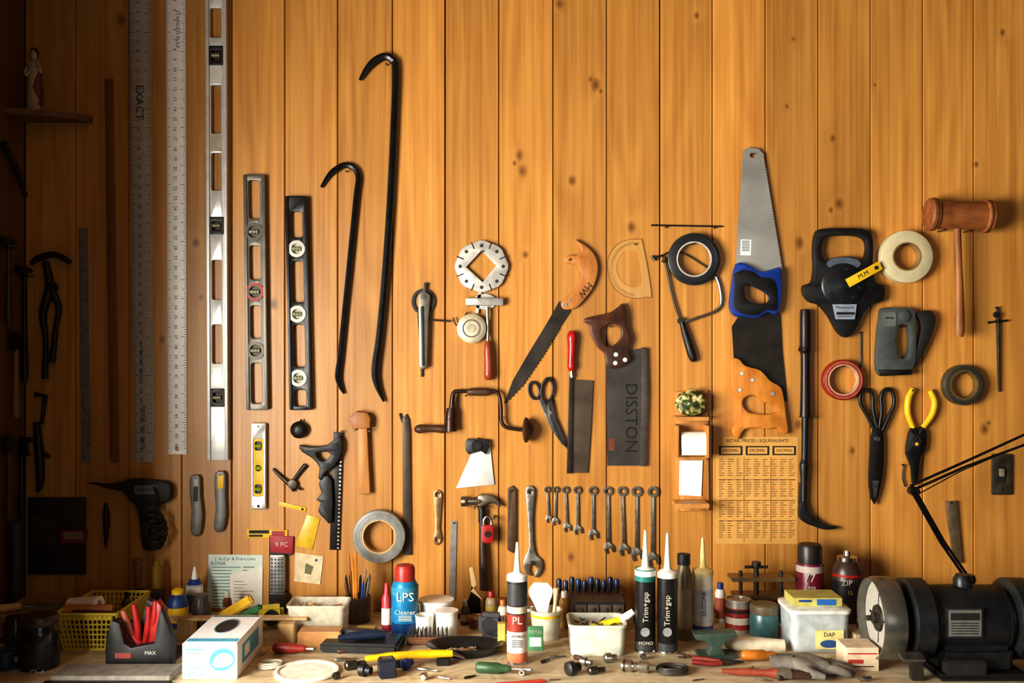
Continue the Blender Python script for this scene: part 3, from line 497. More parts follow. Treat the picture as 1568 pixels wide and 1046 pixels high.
# dark tools hanging in the left corner
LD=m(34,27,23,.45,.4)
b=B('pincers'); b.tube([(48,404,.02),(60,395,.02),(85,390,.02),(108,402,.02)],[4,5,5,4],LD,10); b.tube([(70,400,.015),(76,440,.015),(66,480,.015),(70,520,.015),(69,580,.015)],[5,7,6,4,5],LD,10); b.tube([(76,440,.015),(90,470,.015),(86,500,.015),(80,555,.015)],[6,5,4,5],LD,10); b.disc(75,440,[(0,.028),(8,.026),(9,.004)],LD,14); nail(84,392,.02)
def sidehammer(name,y,z0,z1,col,kind):
    b=B(name); xx=xl+.016; V=Vector
    b.sweep([V((xx,y,z1)),V((xx,y,(z0+z1)/2)),V((xx,y,z0+.02)),V((xx,y,z0))],[.006,.007,.010,.007],col,12)
    if kind==0:
        b.lathe([(0,-.034),(.011,-.034),(.011,-.018),(.008,-.013),(.009,.013),(.006,.032),(0,.034)],(xx,y,z1),(.02,1,0),LD,14); 
    elif kind==1:
        b.bx((xx,y-.004,z1-.005),(.014,.050,.05),LD,bev=.004,top=.7)
    else:
        b.bx((xx+.004,y,z1),(.024,.02,.04),LD,bev=.004); b.bx((xx+.012,y,z1+.025),(.035,.016,.014),LD,bev=.003)
    b.lathe([(0,-.018),(.0015,-.018),(.0015,.02),(0,.02)],(xx,y+.012,z1-.016),(1,0,0),DST,8); b.lathe([(0,-.018),(.0015,-.018),(.0015,.02),(0,.02)],(xx,y-.012,z1-.016),(1,0,0),DST,8)
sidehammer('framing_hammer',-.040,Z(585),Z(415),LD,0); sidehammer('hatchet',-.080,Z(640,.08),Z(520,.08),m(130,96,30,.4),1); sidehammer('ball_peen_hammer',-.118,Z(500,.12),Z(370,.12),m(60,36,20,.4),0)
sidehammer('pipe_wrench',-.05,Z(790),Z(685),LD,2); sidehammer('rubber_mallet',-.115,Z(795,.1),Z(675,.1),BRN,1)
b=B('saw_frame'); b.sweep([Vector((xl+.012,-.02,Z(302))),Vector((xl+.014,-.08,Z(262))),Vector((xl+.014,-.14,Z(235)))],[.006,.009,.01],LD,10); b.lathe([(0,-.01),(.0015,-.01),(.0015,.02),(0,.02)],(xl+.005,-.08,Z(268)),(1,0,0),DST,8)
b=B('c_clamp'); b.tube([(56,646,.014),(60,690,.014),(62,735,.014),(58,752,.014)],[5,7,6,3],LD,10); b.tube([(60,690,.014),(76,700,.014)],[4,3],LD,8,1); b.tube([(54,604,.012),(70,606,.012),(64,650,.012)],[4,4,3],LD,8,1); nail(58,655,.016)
b=B('dark_notice_board'); b.ext([(42,762),(130,762),(130,880),(42,880)],.001,.010,m(36,28,24,.6),bev=.8); b.ext([(92,812),(134,812),(132,832),(92,832)],.010,.013,m(120,36,32,.6)); b.qb(97,815,126,826,.013,.0134,m(140,120,100)); b.qb(50,790,84,835,.010,.0115,m(56,48,42))
b=B('small_awl'); b.tube([(162,770,.008),(163,790,.008),(163,815,.008),(162,838,.008)],[2,5,4,1],LD,10)
b=B('metal_pipe'); b.turn(24,.10,[(0,pyb(.1)),(11,pyb(.1)),(11,800),(9,800),(9,806),(0,806)],m(46,38,34,.5),24)
b=B('test_tube'); b.turn(211,.05,[(0,905),(6,900),(6,862),(8,860),(8,856),(5,856),(5,898),(0,902)],m(160,100,50,.2,alpha=.5),16); b.qb(204,903,219,pyb(.058),.04,.058,BRN)
b=B('glue_vial'); b.turn(240,.05,[(0,902),(7,900),(7,868),(4,864),(4,858),(0,857)],m(190,150,40,.2,trans=.3),16); b.qb(231,902,249,pyb(.058),.04,.058,BRN)
b=B('receipt_sheet'); b.ext([(319,849),(402,850),(400,933),(316,930)],.001,.003,m(220,232,222,.8,var=.06))
b.text('J. St-Cyr & Frere Ltee',360,856,7,.0031,m(20,90,90)); 
for i in range(13): b.qb(324,868+i*5,324+(30 if i%3 else 44),869.2+i*5,.003,.0032,m(60,130,130)); b.qb(372,868+i*5,372+random.uniform(10,24),869+i*5,.003,.0032,INK)
b.text('RONA',334,863,8,.0032,m(20,90,120)); b.ext([(352,880),(402,868),(401,933),(352,932)],.0032,.005,PAP)
for i in range(7): b.qb(358,890+i*5,358+random.uniform(14,36),890.8+i*5,.005,.0052,m(120,120,120,.8))
b=B('folded_note'); b.ext([(452,846),(495,852),(490,895),(450,890)],.001,.004,m(224,206,170,.8)); b.disc(484,858,[(0,.005),(2,.005),(2,.004)],m(60,60,120)); b.ext([(468,862),(480,868),(476,880),(466,878)],.004,.0043,m(110,110,70)) 
b=B('drill_bit_pack'); b.ext([(412,822),(450,822),(448,850),(436,852),(436,944),(411,944)],.001,.006,BLK); b.ext([(413,820),(449,822),(448,848),(414,846)],.006,.010,m(170,38,52,.5),bev=.4); b.text('9 PC',431,834,10,.0103,LBL)
b.ext(rr(412,850,436,908,3),.006,.024,m(150,150,146,.35,.7),bev=1.5); 
for i in range(4):
    for j in range(9): b.disc(416+i*5.3,857+j*5.6,[(0,.0246),(1.4,.0246),(1.4,.024)],BLK,8)
b.ext(rr(411,908,438,945,3),.004,.03,m(40,34,34,.4),bev=1.5); b.text('20',425,924,9,.0303,RED)
b=B('outlet_plate'); OM=m(90,82,66,.4,.6); b.ext(rr(1519,695,1552,758,3),.0005,.006,OM,bev=1,holes=[rr(1529,714,1542,738,2)]); b.ext(rr(1528,713,1543,739,2),.0005,.005,BLK2); b.ext(rr(1532,718,1539,730,1),.005,.014,m(150,140,110,.4),bev=.6)
for y in(703,749): b.disc(1535.5,y,[(0,.007),(2,.007),(2,.006)],DST,10)
b=B('chisel_blade'); b.ext([(1448,768),(1465,767),(1474,862),(1461,862),(1452,800)],.002,.010,m(150,132,104,.35,.7),bev=.8); nail(1457,770,.012)
b=B('desk_lamp'); h=.17; LM=m(26,24,24,.3,.4)
for d in(0,6): b.tube([(1479+d,886,h),(1440+d,830,h),(1396+d,752,h)],2.2,LM,8,1)
for d in(0,8): b.tube([(1394,750+d-6,h),(1480,706+d,h),(1572,664+d*2,h),(1640,632+d*2,h)],[2.2,2.2,2,2],LM,8,1)
b.tube([(1405,757,h),(1470,722,h),(1568,680,h)],.9,LM,6,1); b.tube([(1403,757,h),(1452,842,h)],2.8,LM,8,1)
b.lathe([(0,-.012),(.012,-.012),(.012,.012),(0,.012)],(X(1399,h),-h,Z(752,h)),(0,1,0),LM,16); b.turn(1482,h,[(0,pyb(h)),(34,pyb(h)),(34,pyb(h)-6),(12,pyb(h)-14),(9,912),(9,895),(12,888),(10,880),(0,880)],LM,24)
b.lathe([(.02,.0),(.026,.02),(.05,.06),(.075,.10),(.073,.10),(.048,.06),(.02,.02)],(X(1655,h),-h,Z(622,h)),(.5,-.1,-.85),LM,28)

# ------------------------------------------------------------ bench objects
def P(h): return pyb(h)
b=B('yellow_basket'); YB=m(206,182,56,.4,var=.08); h1=.34;h0=.16; zt=Z(938,h1); z0=ZB+.001
def basket(b,xa,xb,ya,yb,z0,z1,fl,mat,nx,nz,t=.0016):
    def pt(u,v,w):
        k=fl*w; return Vector((xa-k+(xb-xa+2*k)*u,ya-k+(yb-ya+2*k)*v,z0+(z1-z0)*w))
    for i in range(nx+1):
        u=i/nx
        for v in(0,1): b.sweep([pt(u,v,0),pt(u,v,1)],[t,t],mat,6)
    for i in range(max(3,int(nx*(yb-ya)/(xb-xa)))+1):
        v=i/max(3,int(nx*(yb-ya)/(xb-xa)))
        for u in(0,1): b.sweep([pt(u,v,0),pt(u,v,1)],[t,t],mat,6)
    for j in range(nz+1):
        w_=j/nz; tt=t*1.9 if j==nz else t
        c=[pt(0,0,w_),pt(1,0,w_),pt(1,1,w_),pt(0,1,w_)]
        for q in range(4): b.sweep([c[q],c[(q+1)%4]],[tt,tt],mat,6)
    b.mb(xa,xb,ya,yb,z0,z0+.003,mat)
basket(b,X(98,h1),X(172,h1),-h1,-h0,z0,zt,.016,YB,13,7,.002)
b.mb(X(94,h1),X(176,h1),-h1-.014,-h1-.010,zt-.014,zt+.001,YB)
for (x,y,z,dx,dy,dz,r,mt) in((98,.30,936,70,-.02,3,.016,m(180,120,60)),(108,.25,928,50,.02,-6,.020,PAP),(130,.22,930,45,.02,4,.012,STEEL),(112,.31,945,60,.0,2,.018,BRN),(105,.28,960,70,-.03,3,.025,m(120,90,60)),(110,.22,955,55,.03,3,.025,BLK2)):
    a=Vector((X(x,y),-y,Z(z,y))); c=Vector((X(x+dx,y),-y-dy,Z(z+dz,y))); d=(c-a).length; b.lathe([(r*.5,0),(r,0),(r,d),(r*.5,d),(r*.45,d*.5)],a,c-a,mt,18,True)
TB=wood('tray_board',(130,96,60),(180,140,90))
b=B('wooden_crate'); b.bx((-1.185,-.20,ZB+.006),(.14,.18,.012),DKW); 
for x in(-1.252,-1.118): b.bx((x,-.20,ZB+.03),(.008,.18,.036),DKW)
for y in(-.112,-.288): b.bx((-1.185,y,ZB+.03),(.142,.008,.036),TB)
b=B('cutting_board'); b.bx((-1.185,-.20,ZB+.0555),(.15,.2,.015),TB,bev=.003)
b=B('trowel'); b.bx((-1.17,-.20,ZB+.0655),(.11,.05,.004),ALUD,rz=.2,bev=.001); b.sweep([Vector((-1.245,-.26,ZB+.074)),Vector((-1.20,-.235,ZB+.074))],[.011,.009],LTW,12); b.sweep([Vector((-1.21,-.24,ZB+.074)),Vector((-1.18,-.215,ZB+.069))],[.003,.003],STEEL,8)
b=B('coffee_jar'); h=.46; p=P(h); b.turn(60,h,[(0,p),(27,p),(29,p-4),(29,968),(28,962),(25,955),(25,950)],m(30,28,28,.2),32); b.turn(60,h,[(27,955),(28,953),(28,944),(26,941),(0,941)],m(60,44,36,.35),32); b.turn(60,h,[(29.4,1018),(29.4,985)],m(34,34,36,.3),32); b.text('Chef',56,1030,11,h+.0425,WHT)
b=B('glass_jar'); h=.37; p=P(h); b.turn(24,h,[(0,p),(16,p),(17,p-5),(17,955),(14,949),(14,943),(0,943)],m(50,44,36,.2),26)
b=B('wire_spool'); h=.47; p=P(h); b.turn(8,h,[(0,p),(20,p),(20,p-3),(12,p-4),(12,p-24),(20,p-25),(20,p-28),(0,p-28)],m(40,60,80,.4),26)
b=B('plier_caddy'); h1=.46; b.ext([(160,P(h1)),(264,P(h1)),(266,985),(258,960),(246,930),(240,958),(236,985),(200,992),(190,985),(183,955),(170,950),(163,975)],.435,.46,BLK,bev=2,sm=0); b.ext([(160,P(.39)),(250,P(.39)),(250,960),(240,925),(225,918),(215,955),(175,950),(163,970)],.35,.375,BLK,bev=2)
b.bx((X(212,.46),-.405,ZB+.008),(K(.46)*98,.1,.016),BLK)
RD=m(166,34,30,.4)
for (x0,y0,x1,y1) in((205,925,212,990),(188,935,205,992),(228,928,222,985),(192,962,225,1000),(238,920,232,970)): b.tube([(x0,y0,.42),((x0+x1)/2+2,(y0+y1)/2,.42),(x1,y1,.415)],[4,5.5,4.5],RD if x0!=188 else m(180,100,80,.4),10)
b.ext([(226,985),(240,920),(252,935),(244,990)],.40,.425,RD,bev=1.5); b.text('MAX',230,1000,8,.4605,LBL); b.qb(176,1000,200,1008,.4600,.4605,m(150,60,50))
b=B('tile_slab'); b.bx((X(180,.52),-.517,ZB+.006),(K(.52)*180,.083,.012),m(140,134,124,.5,var=.3)); b=B('steel_straightedge'); b.bx((X(180,.52),-.577,ZB+.003),(K(.5)*190,.022,.006),m(60,56,52,.4,.6))
b=B('glove_box'); h1=.54; xa,xb=X(279,h1),X(363,h1); zt=Z(985,h1); CB=m(244,245,246,.5,var=.04)
b.bx(((xa+xb)/2,-.43,(ZB+zt)/2),(xb-xa,.22,zt-ZB),CB,bev=.0015)
b.lathe([(0,0),(.022,0),(.022,.0004),(0,.0004)],((xa+xb)/2,-.41,zt),(0,0,1),BLK,30,sq=2.4)
b.lathe([(.0225,0),(.025,0),(.025,.0006),(.0225,.0006)],((xa+xb)/2,-.41,zt),(0,0,1),m(150,180,200),30,True,sq=2.3)
CY=m(80,164,200,.5); b.ext(ell(340,1010,20,17,28,-20),h1,h1+.0005,CY); b.ext(cr([(325,1018),(332,1004),(345,1000),(357,1008),(352,1018),(338,1022)],3),h1+.0005,h1+.001,WHT)
b.text('GANTS',300,1022,10,h1+.0006,CY); b.text('LATEX',296,1033,10,h1+.0006,CY); b.qb(283,994,312,996,h1,h1+.0006,CY); b.qb(283,1000,306,1001,h1,h1+.0006,INK)
b.mb(xb,xb+.0005,-.50,-.36,ZB+.02,zt-.015,CY); b.mb(xb+.0005,xb+.0009,-.48,-.44,ZB+.028,zt-.022,WHT); b.mb(xa+.004,xb-.004,-.528,-.505,zt,zt+.0004,m(90,170,200)); b.mb(xa+.004,xb-.004,-.335,-.325,zt,zt+.0004,m(60,90,90))
b=B('paint_lid'); b.turn(470,.50,[(0,P(.5)),(48,P(.5)),(50,P(.5)-3),(48,P(.5)-5),(44,P(.5)-5),(43,P(.5)-3),(0,P(.5)-3)],m(232,228,214,.4),44)
b=B('glue_bottle'); h=.15; p=P(h); b.turn(272,h,[(0,p),(15,p),(16,p-4),(16,925),(13,915),(8,908)],m(30,60,120,.4),24); b.turn(272,h,[(16.3,950),(16.3,928)],YEL,24); b.turn(272,h,[(9,912),(9,903),(4,900),(0,900)],YEL,18)
b=B('glue_bottle'); h=.07; p=P(h); b.turn(298,h,[(0,p),(13,p),(13,905),(12,895),(5,887),(4,880),(1.5,868),(0,868)],WHT,22); b.turn(298,h,[(13.3,935),(13.3,908)],m(80,130,170),22); b.turn(298,h,[(12.4,896),(6.5,886)],BLU,22)
b=B('plastic_jar'); h=.20; p=P(h); b.turn(308,h,[(0,p),(14,p),(14,925),(11,918),(11,910),(0,910)],m(70,60,60,.3),22)
b=B('caulk_smoothing_tool'); b.bx((X(352,.18),-.165,ZB+.044),(.12,.02,.024),YEL,ry=-.55,bev=.004); b.bx((X(376,.18),-.165,ZB+.036),(.08,.028,.018),m(50,110,60),ry=-.45,bev=.004); b.bx((X(360,.18),-.165,ZB+.006),(.13,.05,.012),BLK)
b=B('wood_strip'); b.bx((X(360,.28),-.25,ZB+.050),(K(.28)*215,.03,.006),LTW,rz=.02,bev=.001)
b.bx((X(280,.28),-.25,ZB+.0235),(.04,.03,.047),LTW); b.bx((X(440,.28),-.28,ZB+.0235),(.04,.03,.047),LTW)
def tub(name,x0,x1,yt,h0,h1,mat,lid=None,cont=None,ch=.5,fl=.93):
    b=B(name); xa,xb=X(x0,h1),X(x1,h1); zt=Z(yt,h1); t=.002
    cx=(xa+xb)/2; cy=-(h0+h1)/2; W=(xb-xa)/2; Dp=(h1-h0)/2
    def ring(k,z,ins=0):
        o=[]; 
        for sx,sy,a0 in((1,1,0),(-1,1,90),(-1,-1,180),(1,-1,270)):
            r=min(W,Dp)*.3
            for i in range(5):
                a=math.radians(a0+i*22.5); o.append((cx+(sx*(W-r-ins)+r*math.cos(a))*k,cy+(sy*(Dp-r-ins)+r*math.sin(a))*k,z))
        return o
    L=[ring(fl,ZB+.0005),ring(fl+.01,ZB+.003),ring(.985,zt-.006),ring(1.03,zt-.006),ring(1.03,zt),ring(.985,zt,t),ring(fl,ZB+.004,t)]
    v=[p for q in L for p in q]; n=20; f=[]
    for i in range(len(L)-1):
        for k in range(n): j=(k+1)%n; f.append((i*n+k,i*n+j,(i+1)*n+j,(i+1)*n+k))
    f.append(tuple(range(n))); f.append(tuple(6*n+k for k in range(n))); b.add(v,f,mat)
    if lid:
        v=ring(1.05,zt-.003)+ring(1.05,zt+.004)+ring(.98,zt+.006); f=[tuple(range(n)),tuple(range(2*n,3*n))]
        for i in range(2):
            for k in range(n): j=(k+1)%n; f.append((i*n+k,i*n+j,(i+1)*n+j,(i+1)*n+k))
        b.add(v,f,lid)
    if cont:
        for i in range(90):
            c=Vector((cx+random.uniform(-.76,.76)*W,cy+random.uniform(-.74,.74)*Dp,ZB+.008+random.random()*(zt-ZB)*ch)); d=Vector((random.uniform(-1,1),random.uniform(-1,1),random.uniform(-.3,.3))).normalized()*.012
            b.sweep([c-d,c+d],[.002,.002],cont[i%len(cont)],6)
    return b
tub('clear_plastic_tub',438,528,928,.16,.25,m(232,226,206,.25,alpha=.5),cont=[m(200,160,110),m(170,130,90),LTW],ch=.8)
b=B('wood_offcut'); b.bb(455,522,968,.275,.33,wood('offcut',(170,120,70),(210,160,100),(6,50,50)))
b=B('pencil_cup'); h=.10; p=P(h); b.turn(548,h,[(0,p),(19,p),(20,912),(18,912),(17,p-4),(0,p-4)],m(70,50,36,.4),26)
for i,(x,yt,c) in enumerate(((534,845,OLW),(540,852,ORW),(545,842,m(200,120,30)),(552,880,BLK),(560,870,m(150,120,90)),(563,885,DST),(538,875,RED),(556,890,BLU),(530,880,BLK2),(566,878,STEEL),(527,892,OLW))):
    b.tube([(548+(x-548)*.5,p-6,h+.008*math.sin(i)),(x,yt+6,h+.012*math.sin(i)),(x,yt,h+.012*math.sin(i))],[2.2,2.2,.7],c,6,1)
b=B('red_marker_bottle'); h=.19; p=P(h); b.turn(592,h,[(0,p),(7,p),(7.5,p-4),(7.5,915),(4,908),(3,893),(0,891)],m(180,60,70,.4),18); b.turn(592,h,[(7.8,955),(7.8,930)],WHT,18)
b=B('spray_can'); h=.225; p=P(h); b.turn(620,h,[(0,p),(19,p),(20.5,p-3),(20.5,898),(18,891),(16,888)],m(26,124,170,.35,.1),36); b.turn(620,h,[(20.2,p),(21,p-2),(20.3,p-4)],CHR,36); b.turn(620,h,[(15.5,890),(15.5,870),(13,865),(0,864)],m(166,42,32,.4),28); b.turn(620,h,[(20.8,908),(20.8,896)],m(60,140,170,.3),36); b.text('LPS',620,915,19,h+.0355,LBL); b.text('Cleaner',620,938,10,h+.0355,LBL); b.turn(620,h,[(20.8,966),(20.8,950)],m(20,60,110,.3),36)
for i in range(4): b.qb(610,943+i*2.4,630,944+i*2.4,h+.0345,h+.0358,LBL)
b=B('white_container'); h=.18; p=P(h); b.turn(668,h,[(0,p),(23,p),(25,922),(27,921),(27,917),(0,917)],m(238,235,224,.4),34); b=B('white_container'); h=.25; b.turn(684,h,[(0,P(h)),(15,P(h)),(17,938),(18,937),(18,934),(0,934)],m(242,238,228,.4),30); b=B('foam_cup'); h=.25; b.turn(650,h,[(0,P(h)),(12,P(h)),(14,944),(15,941),(13,941),(11,P(h)-3),(0,P(h)-3)],WHT,28)
b=B('putty_knife'); b.ext([(700,960),(738,962),(735,915),(722,905)],.07,.073,m(40,38,38,.35,.8)); b.ext([(722,905),(735,915),(722,898),(718,870),(724,868),(730,895)],.066,.076,LTW,bev=.8)
b.bx((X(720,.07),-.07,ZB+.006),(.07,.016,.012),DKW)
b=B('black_tool_case'); b.bx((X(555,.34),-.325,ZB+.012),(K(.34)*120,.10,.024),BLK,rz=-.1,bev=.006); b.bx((X(545,.34),-.30,ZB+.030),(.13,.03,.014),m(50,50,52,.35),rz=-.15,bev=.005)
b.sweep([Vector((X(520,.34),-.36,ZB+.034)),Vector((X(560,.34),-.34,ZB+.036)),Vector((X(590,.34),-.33,ZB+.034))],[.006,.013,.009],m(30,40,60,.3),12)
b=B('wire_brush'); b.bx((X(655,.30),-.295,ZB+.010),(.10,.03,.018),m(120,80,50,.5),bev=.004)
for i in range(10):
    for j in range(4): c=Vector((X(655,.30)-.045+i*.010,-.307+j*.008,ZB+.019)); b.sweep([c,c+Vector((random.uniform(-.003,.003),0,.020))],[.0016,.001],DST,5)
b=B('yellow_handle_scraper'); h=.42; z=ZB+.021; b.sweep([Vector((X(564,h),-.47,z)),Vector((X(600,h),-.46,z+.002)),Vector((X(650,h),-.452,z+.004)),Vector((X(694,h),-.445,z+.004))],[.006,.009,.010,.008],m(230,174,20,.3),12); b.sweep([Vector((X(694,h),-.445,z+.004)),Vector((X(712,h),-.44,z-.008))],[.005,.002],STEEL,8); b.bx((X(600,h),-.46,ZB+.0065),(.05,.025,.013),BLK); b.bx((X(680,h),-.447,ZB+.008),(.03,.02,.016),BLK)
b=B('magnetic_tray'); h=.37; b.turn(712,h,[(0,P(h)),(40,P(h)),(58,P(h)-14),(60,P(h)-15),(60,P(h)-17),(56,P(h)-16),(40,P(h)-4),(0,P(h)-4)],m(52,50,50,.3,.6),40,sq=.62)
for i in range(26):
    a=random.random()*6.28; r=random.random()*.04; c=Vector((X(712,h)+r*math.cos(a),-h+r*.6*math.sin(a),ZB+.010)); d=Vector((random.uniform(-1,1),random.uniform(-1,1),0)).normalized()*.010; b.sweep([c-d,c+d],[.003,.0016],CHR,6)
def caulk(name,px,h,r,sh,nz,bm_,nm,bands=()):
    b=B(name); p=P(h); b.turn(px,h,[(0,p),(r-.5,p),(r,p-1),(r,sh+6)],bm_,36); b.turn(px,h,[(r+.5,sh+8),(r+.6,sh),(r-1,sh-1),(6,sh-4),(5,sh-10),(1.8,nz),(0,nz)],nm,28); b.turn(px,h,[(r+.4,p),(r+.6,p-2),(r+.2,p-4)],CHR,36)
    for a,c,mt in bands: b.turn(px,h,[(r+.25,a),(r+.25,c)],mt,36)
    return b
b=caulk('caulk_tube',792,.43,15.5,880,830,m(40,40,42,.4),WHT,[(P(.43)-4,996,m(214,124,84,.4)),(996,964,m(234,227,216,.4)),(964,938,m(150,56,42,.4)),(936,926,m(220,208,184,.4)),(924,892,m(60,60,60,.4))]); b.text('PL',792,951,16,.43+.0235,LBL); b.text('PREMIUM',792,975,6,.43+.0235,INK)
for i in range(4): b.qb(784,981+i*3,800,982+i*3,.43+.022,.43+.0235,INK)
b=caulk('caulk_tube',988,.35,15.5,872,812,m(28,26,26,.35),WHT,[(888,870,m(36,120,112,.4)),(P(.35)-5,980,m(60,60,60,.4))]); b.text('Trim+gap',989,930,12,.35+.0245,LBL,90); b.text('MONO',989,985,7,.35+.0245,LBL)
b.disc(988,968,[(0,.376),(7,.376)],m(150,150,150,.4),20)
b=caulk('caulk_tube',1022,.355,15.5,875,816,m(26,24,24,.35),m(226,222,210,.5),[(P(.355)-5,982,m(60,60,60,.4))]); b.text('Trim+gap',1022,935,12,.355+.0245,LBL,90); b.disc(1022,968,[(0,.381),(7,.381)],m(150,150,150,.4),20)
b=caulk('sealant_tube',1076,.24,15.5,872,823,m(238,233,218,.4),m(236,216,150,.5),[(950,900,m(206,212,220,.4)),(965,955,m(60,90,150,.4))]); b.text('SILICONE',1078,925,9,.24+.0265,BLU,90)
b=B('solvent_bottle'); h=.25; b.turn(1047,h,[(0,P(h)),(12,P(h)),(13,P(h)-3),(13,880),(9,868),(8,862)],m(120,104,76,.4,.3),26); b.turn(1047,h,[(10,864),(10,848),(0,846)],BLK,20); b.turn(1047,h,[(13.3,960),(13.3,900)],m(150,130,90,.5),26)
b=B('plastic_beaker'); h=.24; b.turn(836,h,[(0,P(h)),(20,P(h)),(24,935),(25,932),(23,932),(19,P(h)-3),(0,P(h)-3)],m(232,228,208,.35,alpha=.7),32); b.turn(836,h,[(23.5,942),(23.8,938)],YEL,32)
b.tube([(832,960,.24),(830,930,.235),(828,905,.23),(828,892,.23)],[4,10,19,10],WHT,14,5,flat=.12); b.tube([(845,960,.245),(850,925,.25),(852,900,.25)],[2,3,5],m(214,190,150,.5),10)
b=B('seed_packet'); b.bb(808,832,960,.335,.345,m(90,150,106,.5),bev=.001); b.text('TOTAL',820,968,7,.3455,LBL); b.qb(811,976,829,990,.345,.3454,WHT)
b=B('small_box'); b.bb(762,774,955,.33,.35,m(210,180,90,.5),bev=.001)
b=B('screwdriver_rack'); b.bx((X(900,.06),-.055,ZB+.06),(K(.06)*106,.05,.012),DKW); 
for x in(851,949): b.bx((X(x,.06),-.055,ZB+.03),(.01,.05,.06),DKW)
for i in range(10):
    x=856+i*9.8; hh=.06; c=m(26,50,100,.35) if i%2 else m(24,34,64,.35); yt=886+3*math.sin(i*2.1); b.turn(x,hh,[(0,yt),(3,yt),(4.4,yt+3),(4.4,yt+9)],c,12); b.turn(x,hh,[(4.4,yt+9),(4.6,yt+14),(3.4,yt+20),(3,yt+24)],BLK,12); b.turn(x,hh,[(1,yt+22),(1,P(.06)-5),(0,P(.06)-3)],STEEL,8)
tub('white_plastic_tub',872,960,958,.28,.39,m(228,230,214,.3,alpha=.75),cont=[m(70,60,50),STEEL,m(180,150,110),BLK],ch=.85)
b=B('marker_pen'); b.tube([(903,960,.33),(925,956,.33),(950,949,.33)],[5,6,5],m(230,210,40,.35),14); b.tube([(950,949,.33),(962,942,.33),(970,936,.33)],[6,6,5],m(235,232,220),12)
b=B('parts_drawer_box'); b.bb(878,958,922,.12,.20,m(44,40,40,.45),bev=.003)
for i in range(4):
    for j in range(2): b.rect(881+i*19.2,926+j*19,898+i*19.2,942+j*19,.20,.203,m(90,80,70,.4),.5); b.disc(889+i*19.2,934+j*19,[(0,.208),(2.4,.208),(2.4,.203)],STEEL,10)
b=B('small_green_anvil'); h=.40; GA=m(70,90,78,.45,.2)
b.ext([(1062,972),(1128,969),(1130,975),(1112,982),(1104,992),(1112,1006),(1122,P(.40)),(1076,P(.40)),(1084,1004),(1090,992),(1084,984),(1066,980)],.36,.40,GA,bev=1.5,sm=0); b.bx((X(1098,.4),-.38,ZB+.003),(.085,.06,.006),GA)
b=B('paint_can'); h=.19; b.turn(1130,h,[(0,P(h)),(19,P(h)),(19,P(h)-1),(19,920),(20,919),(20,916),(17,916),(17,918),(0,918)],m(190,186,176,.35,.6),32); b.turn(1130,h,[(19.3,960),(19.3,928)],m(150,36,30,.4),32); b.turn(1130,h,[(19.5,952),(19.5,942)],LBL,32); b.turn(1130,h,[(19.5,935),(19.5,930)],INK,32)
b=B('teal_jar'); h=.24; b.turn(1170,h,[(0,P(h)),(20,P(h)),(22,P(h)-5),(22,940),(20,936)],m(54,92,92,.3),32); b.turn(1170,h,[(21,938),(22,936),(22,926),(20,924),(0,924)],m(120,110,90,.4,.5),32)
b=B('screw_press'); SP=m(150,126,90,.4,.6); hh=.08
b.bx((X(1165,hh),-.08,Z(884,hh)),(K(hh)*96,.06,.010),SP); b.bx((X(1165,hh),-.08,Z(911,hh)),(K(hh)*86,.06,.010),SP)
for x in(1134,1158,1196): b.turn(x,hh,[(0,P(hh)),(4,P(hh)),(4,866),(7,866),(7,860),(0,860)] if x==1158 else [(0,P(hh)),(3,P(hh)),(3,874),(0,873)],DST,14)
b.lathe([(0,-.03),(.004,-.03),(.004,.03),(0,.03)],(X(1158,hh),-.08,Z(868,hh)),(1,0,0),DST,10)
def aero(name,px,h,r,yt,body,cap,bands):
    b=B(name); b.turn(px,h,[(0,P(h)),(r-1,P(h)),(r,P(h)-3),(r,yt+32),(r-3,yt+26)],body,34); b.turn(px,h,[(r-2,yt+28),(r-2,yt+4),(r-4,yt),(0,yt)],cap,30)
    for a,c,mt in bands: b.turn(px,h,[(r+.3,a),(r+.3,c)],mt,34)
    return b
b=aero('spray_adhesive_can',1240,.09,20.5,833,m(110,24,46,.35),m(34,28,26,.4),[(874,864,m(190,180,170,.4))]); b.text('77',1240,886,18,.09+.0355,LBL); b.text('SUPER',1240,901,7,.09+.0355,LBL); b.qb(1229,910,1252,912,.124,.1255,LBL)
b=B('spray_paint_can'); h=.09; b.turn(1297,h,[(0,P(h)),(22,P(h)),(23,P(h)-3),(23,874),(19,864),(15,858)],m(60,44,36,.35),34); b.turn(1297,h,[(15,860),(15,852),(6,850),(5,843),(0,842)],CHR,26); b.turn(1297,h,[(23.3,918),(23.3,886)],m(30,28,30,.35),34); b.text('ZIP',1297,893,12,h+.0395,LBL); b.text('1L',1302,908,9,h+.0395,m(200,166,50)); b.turn(1297,h,[(23.4,880),(23.4,876)],RED,34)
b=tub('lidded_plastic_tub',1212,1304,938,.24,.36,m(214,222,222,.2,alpha=.55),lid=m(220,224,216,.35),cont=[BLU,m(40,60,120),WHT,m(190,190,180)],ch=.75)
xa,xb=X(1215,.33),X(1290,.33); zt=Z(938,.36)+.0062; b.bx(((xa+xb)/2,-.29,zt+.010),(xb-xa,.08,.020),m(186,178,100,.5),bev=.001); b.bx(((xa+xb)/2+.02,-.3302,zt+.010),(.045,.001,.014),m(40,100,170),bev=0); b.bx(((xa+xb)/2-.03,-.3302,zt+.013),(.03,.001,.005),BLU,bev=0)
b.qb(1249,965,1292,994,.3605,.3620,m(220,208,140)); b.ext(ell(1270,986,14,6),.362,.3625,m(50,84,140)); b.text('DAP',1270,972,9,.3622,INK)
b=B('white_pipe'); b.tube([(1112,978,.345),(1120,984,.345),(1150,986,.345),(1180,989,.345),(1200,990,.345)],[5,11,11.5,11.5,11],m(222,212,186,.4),20,4)
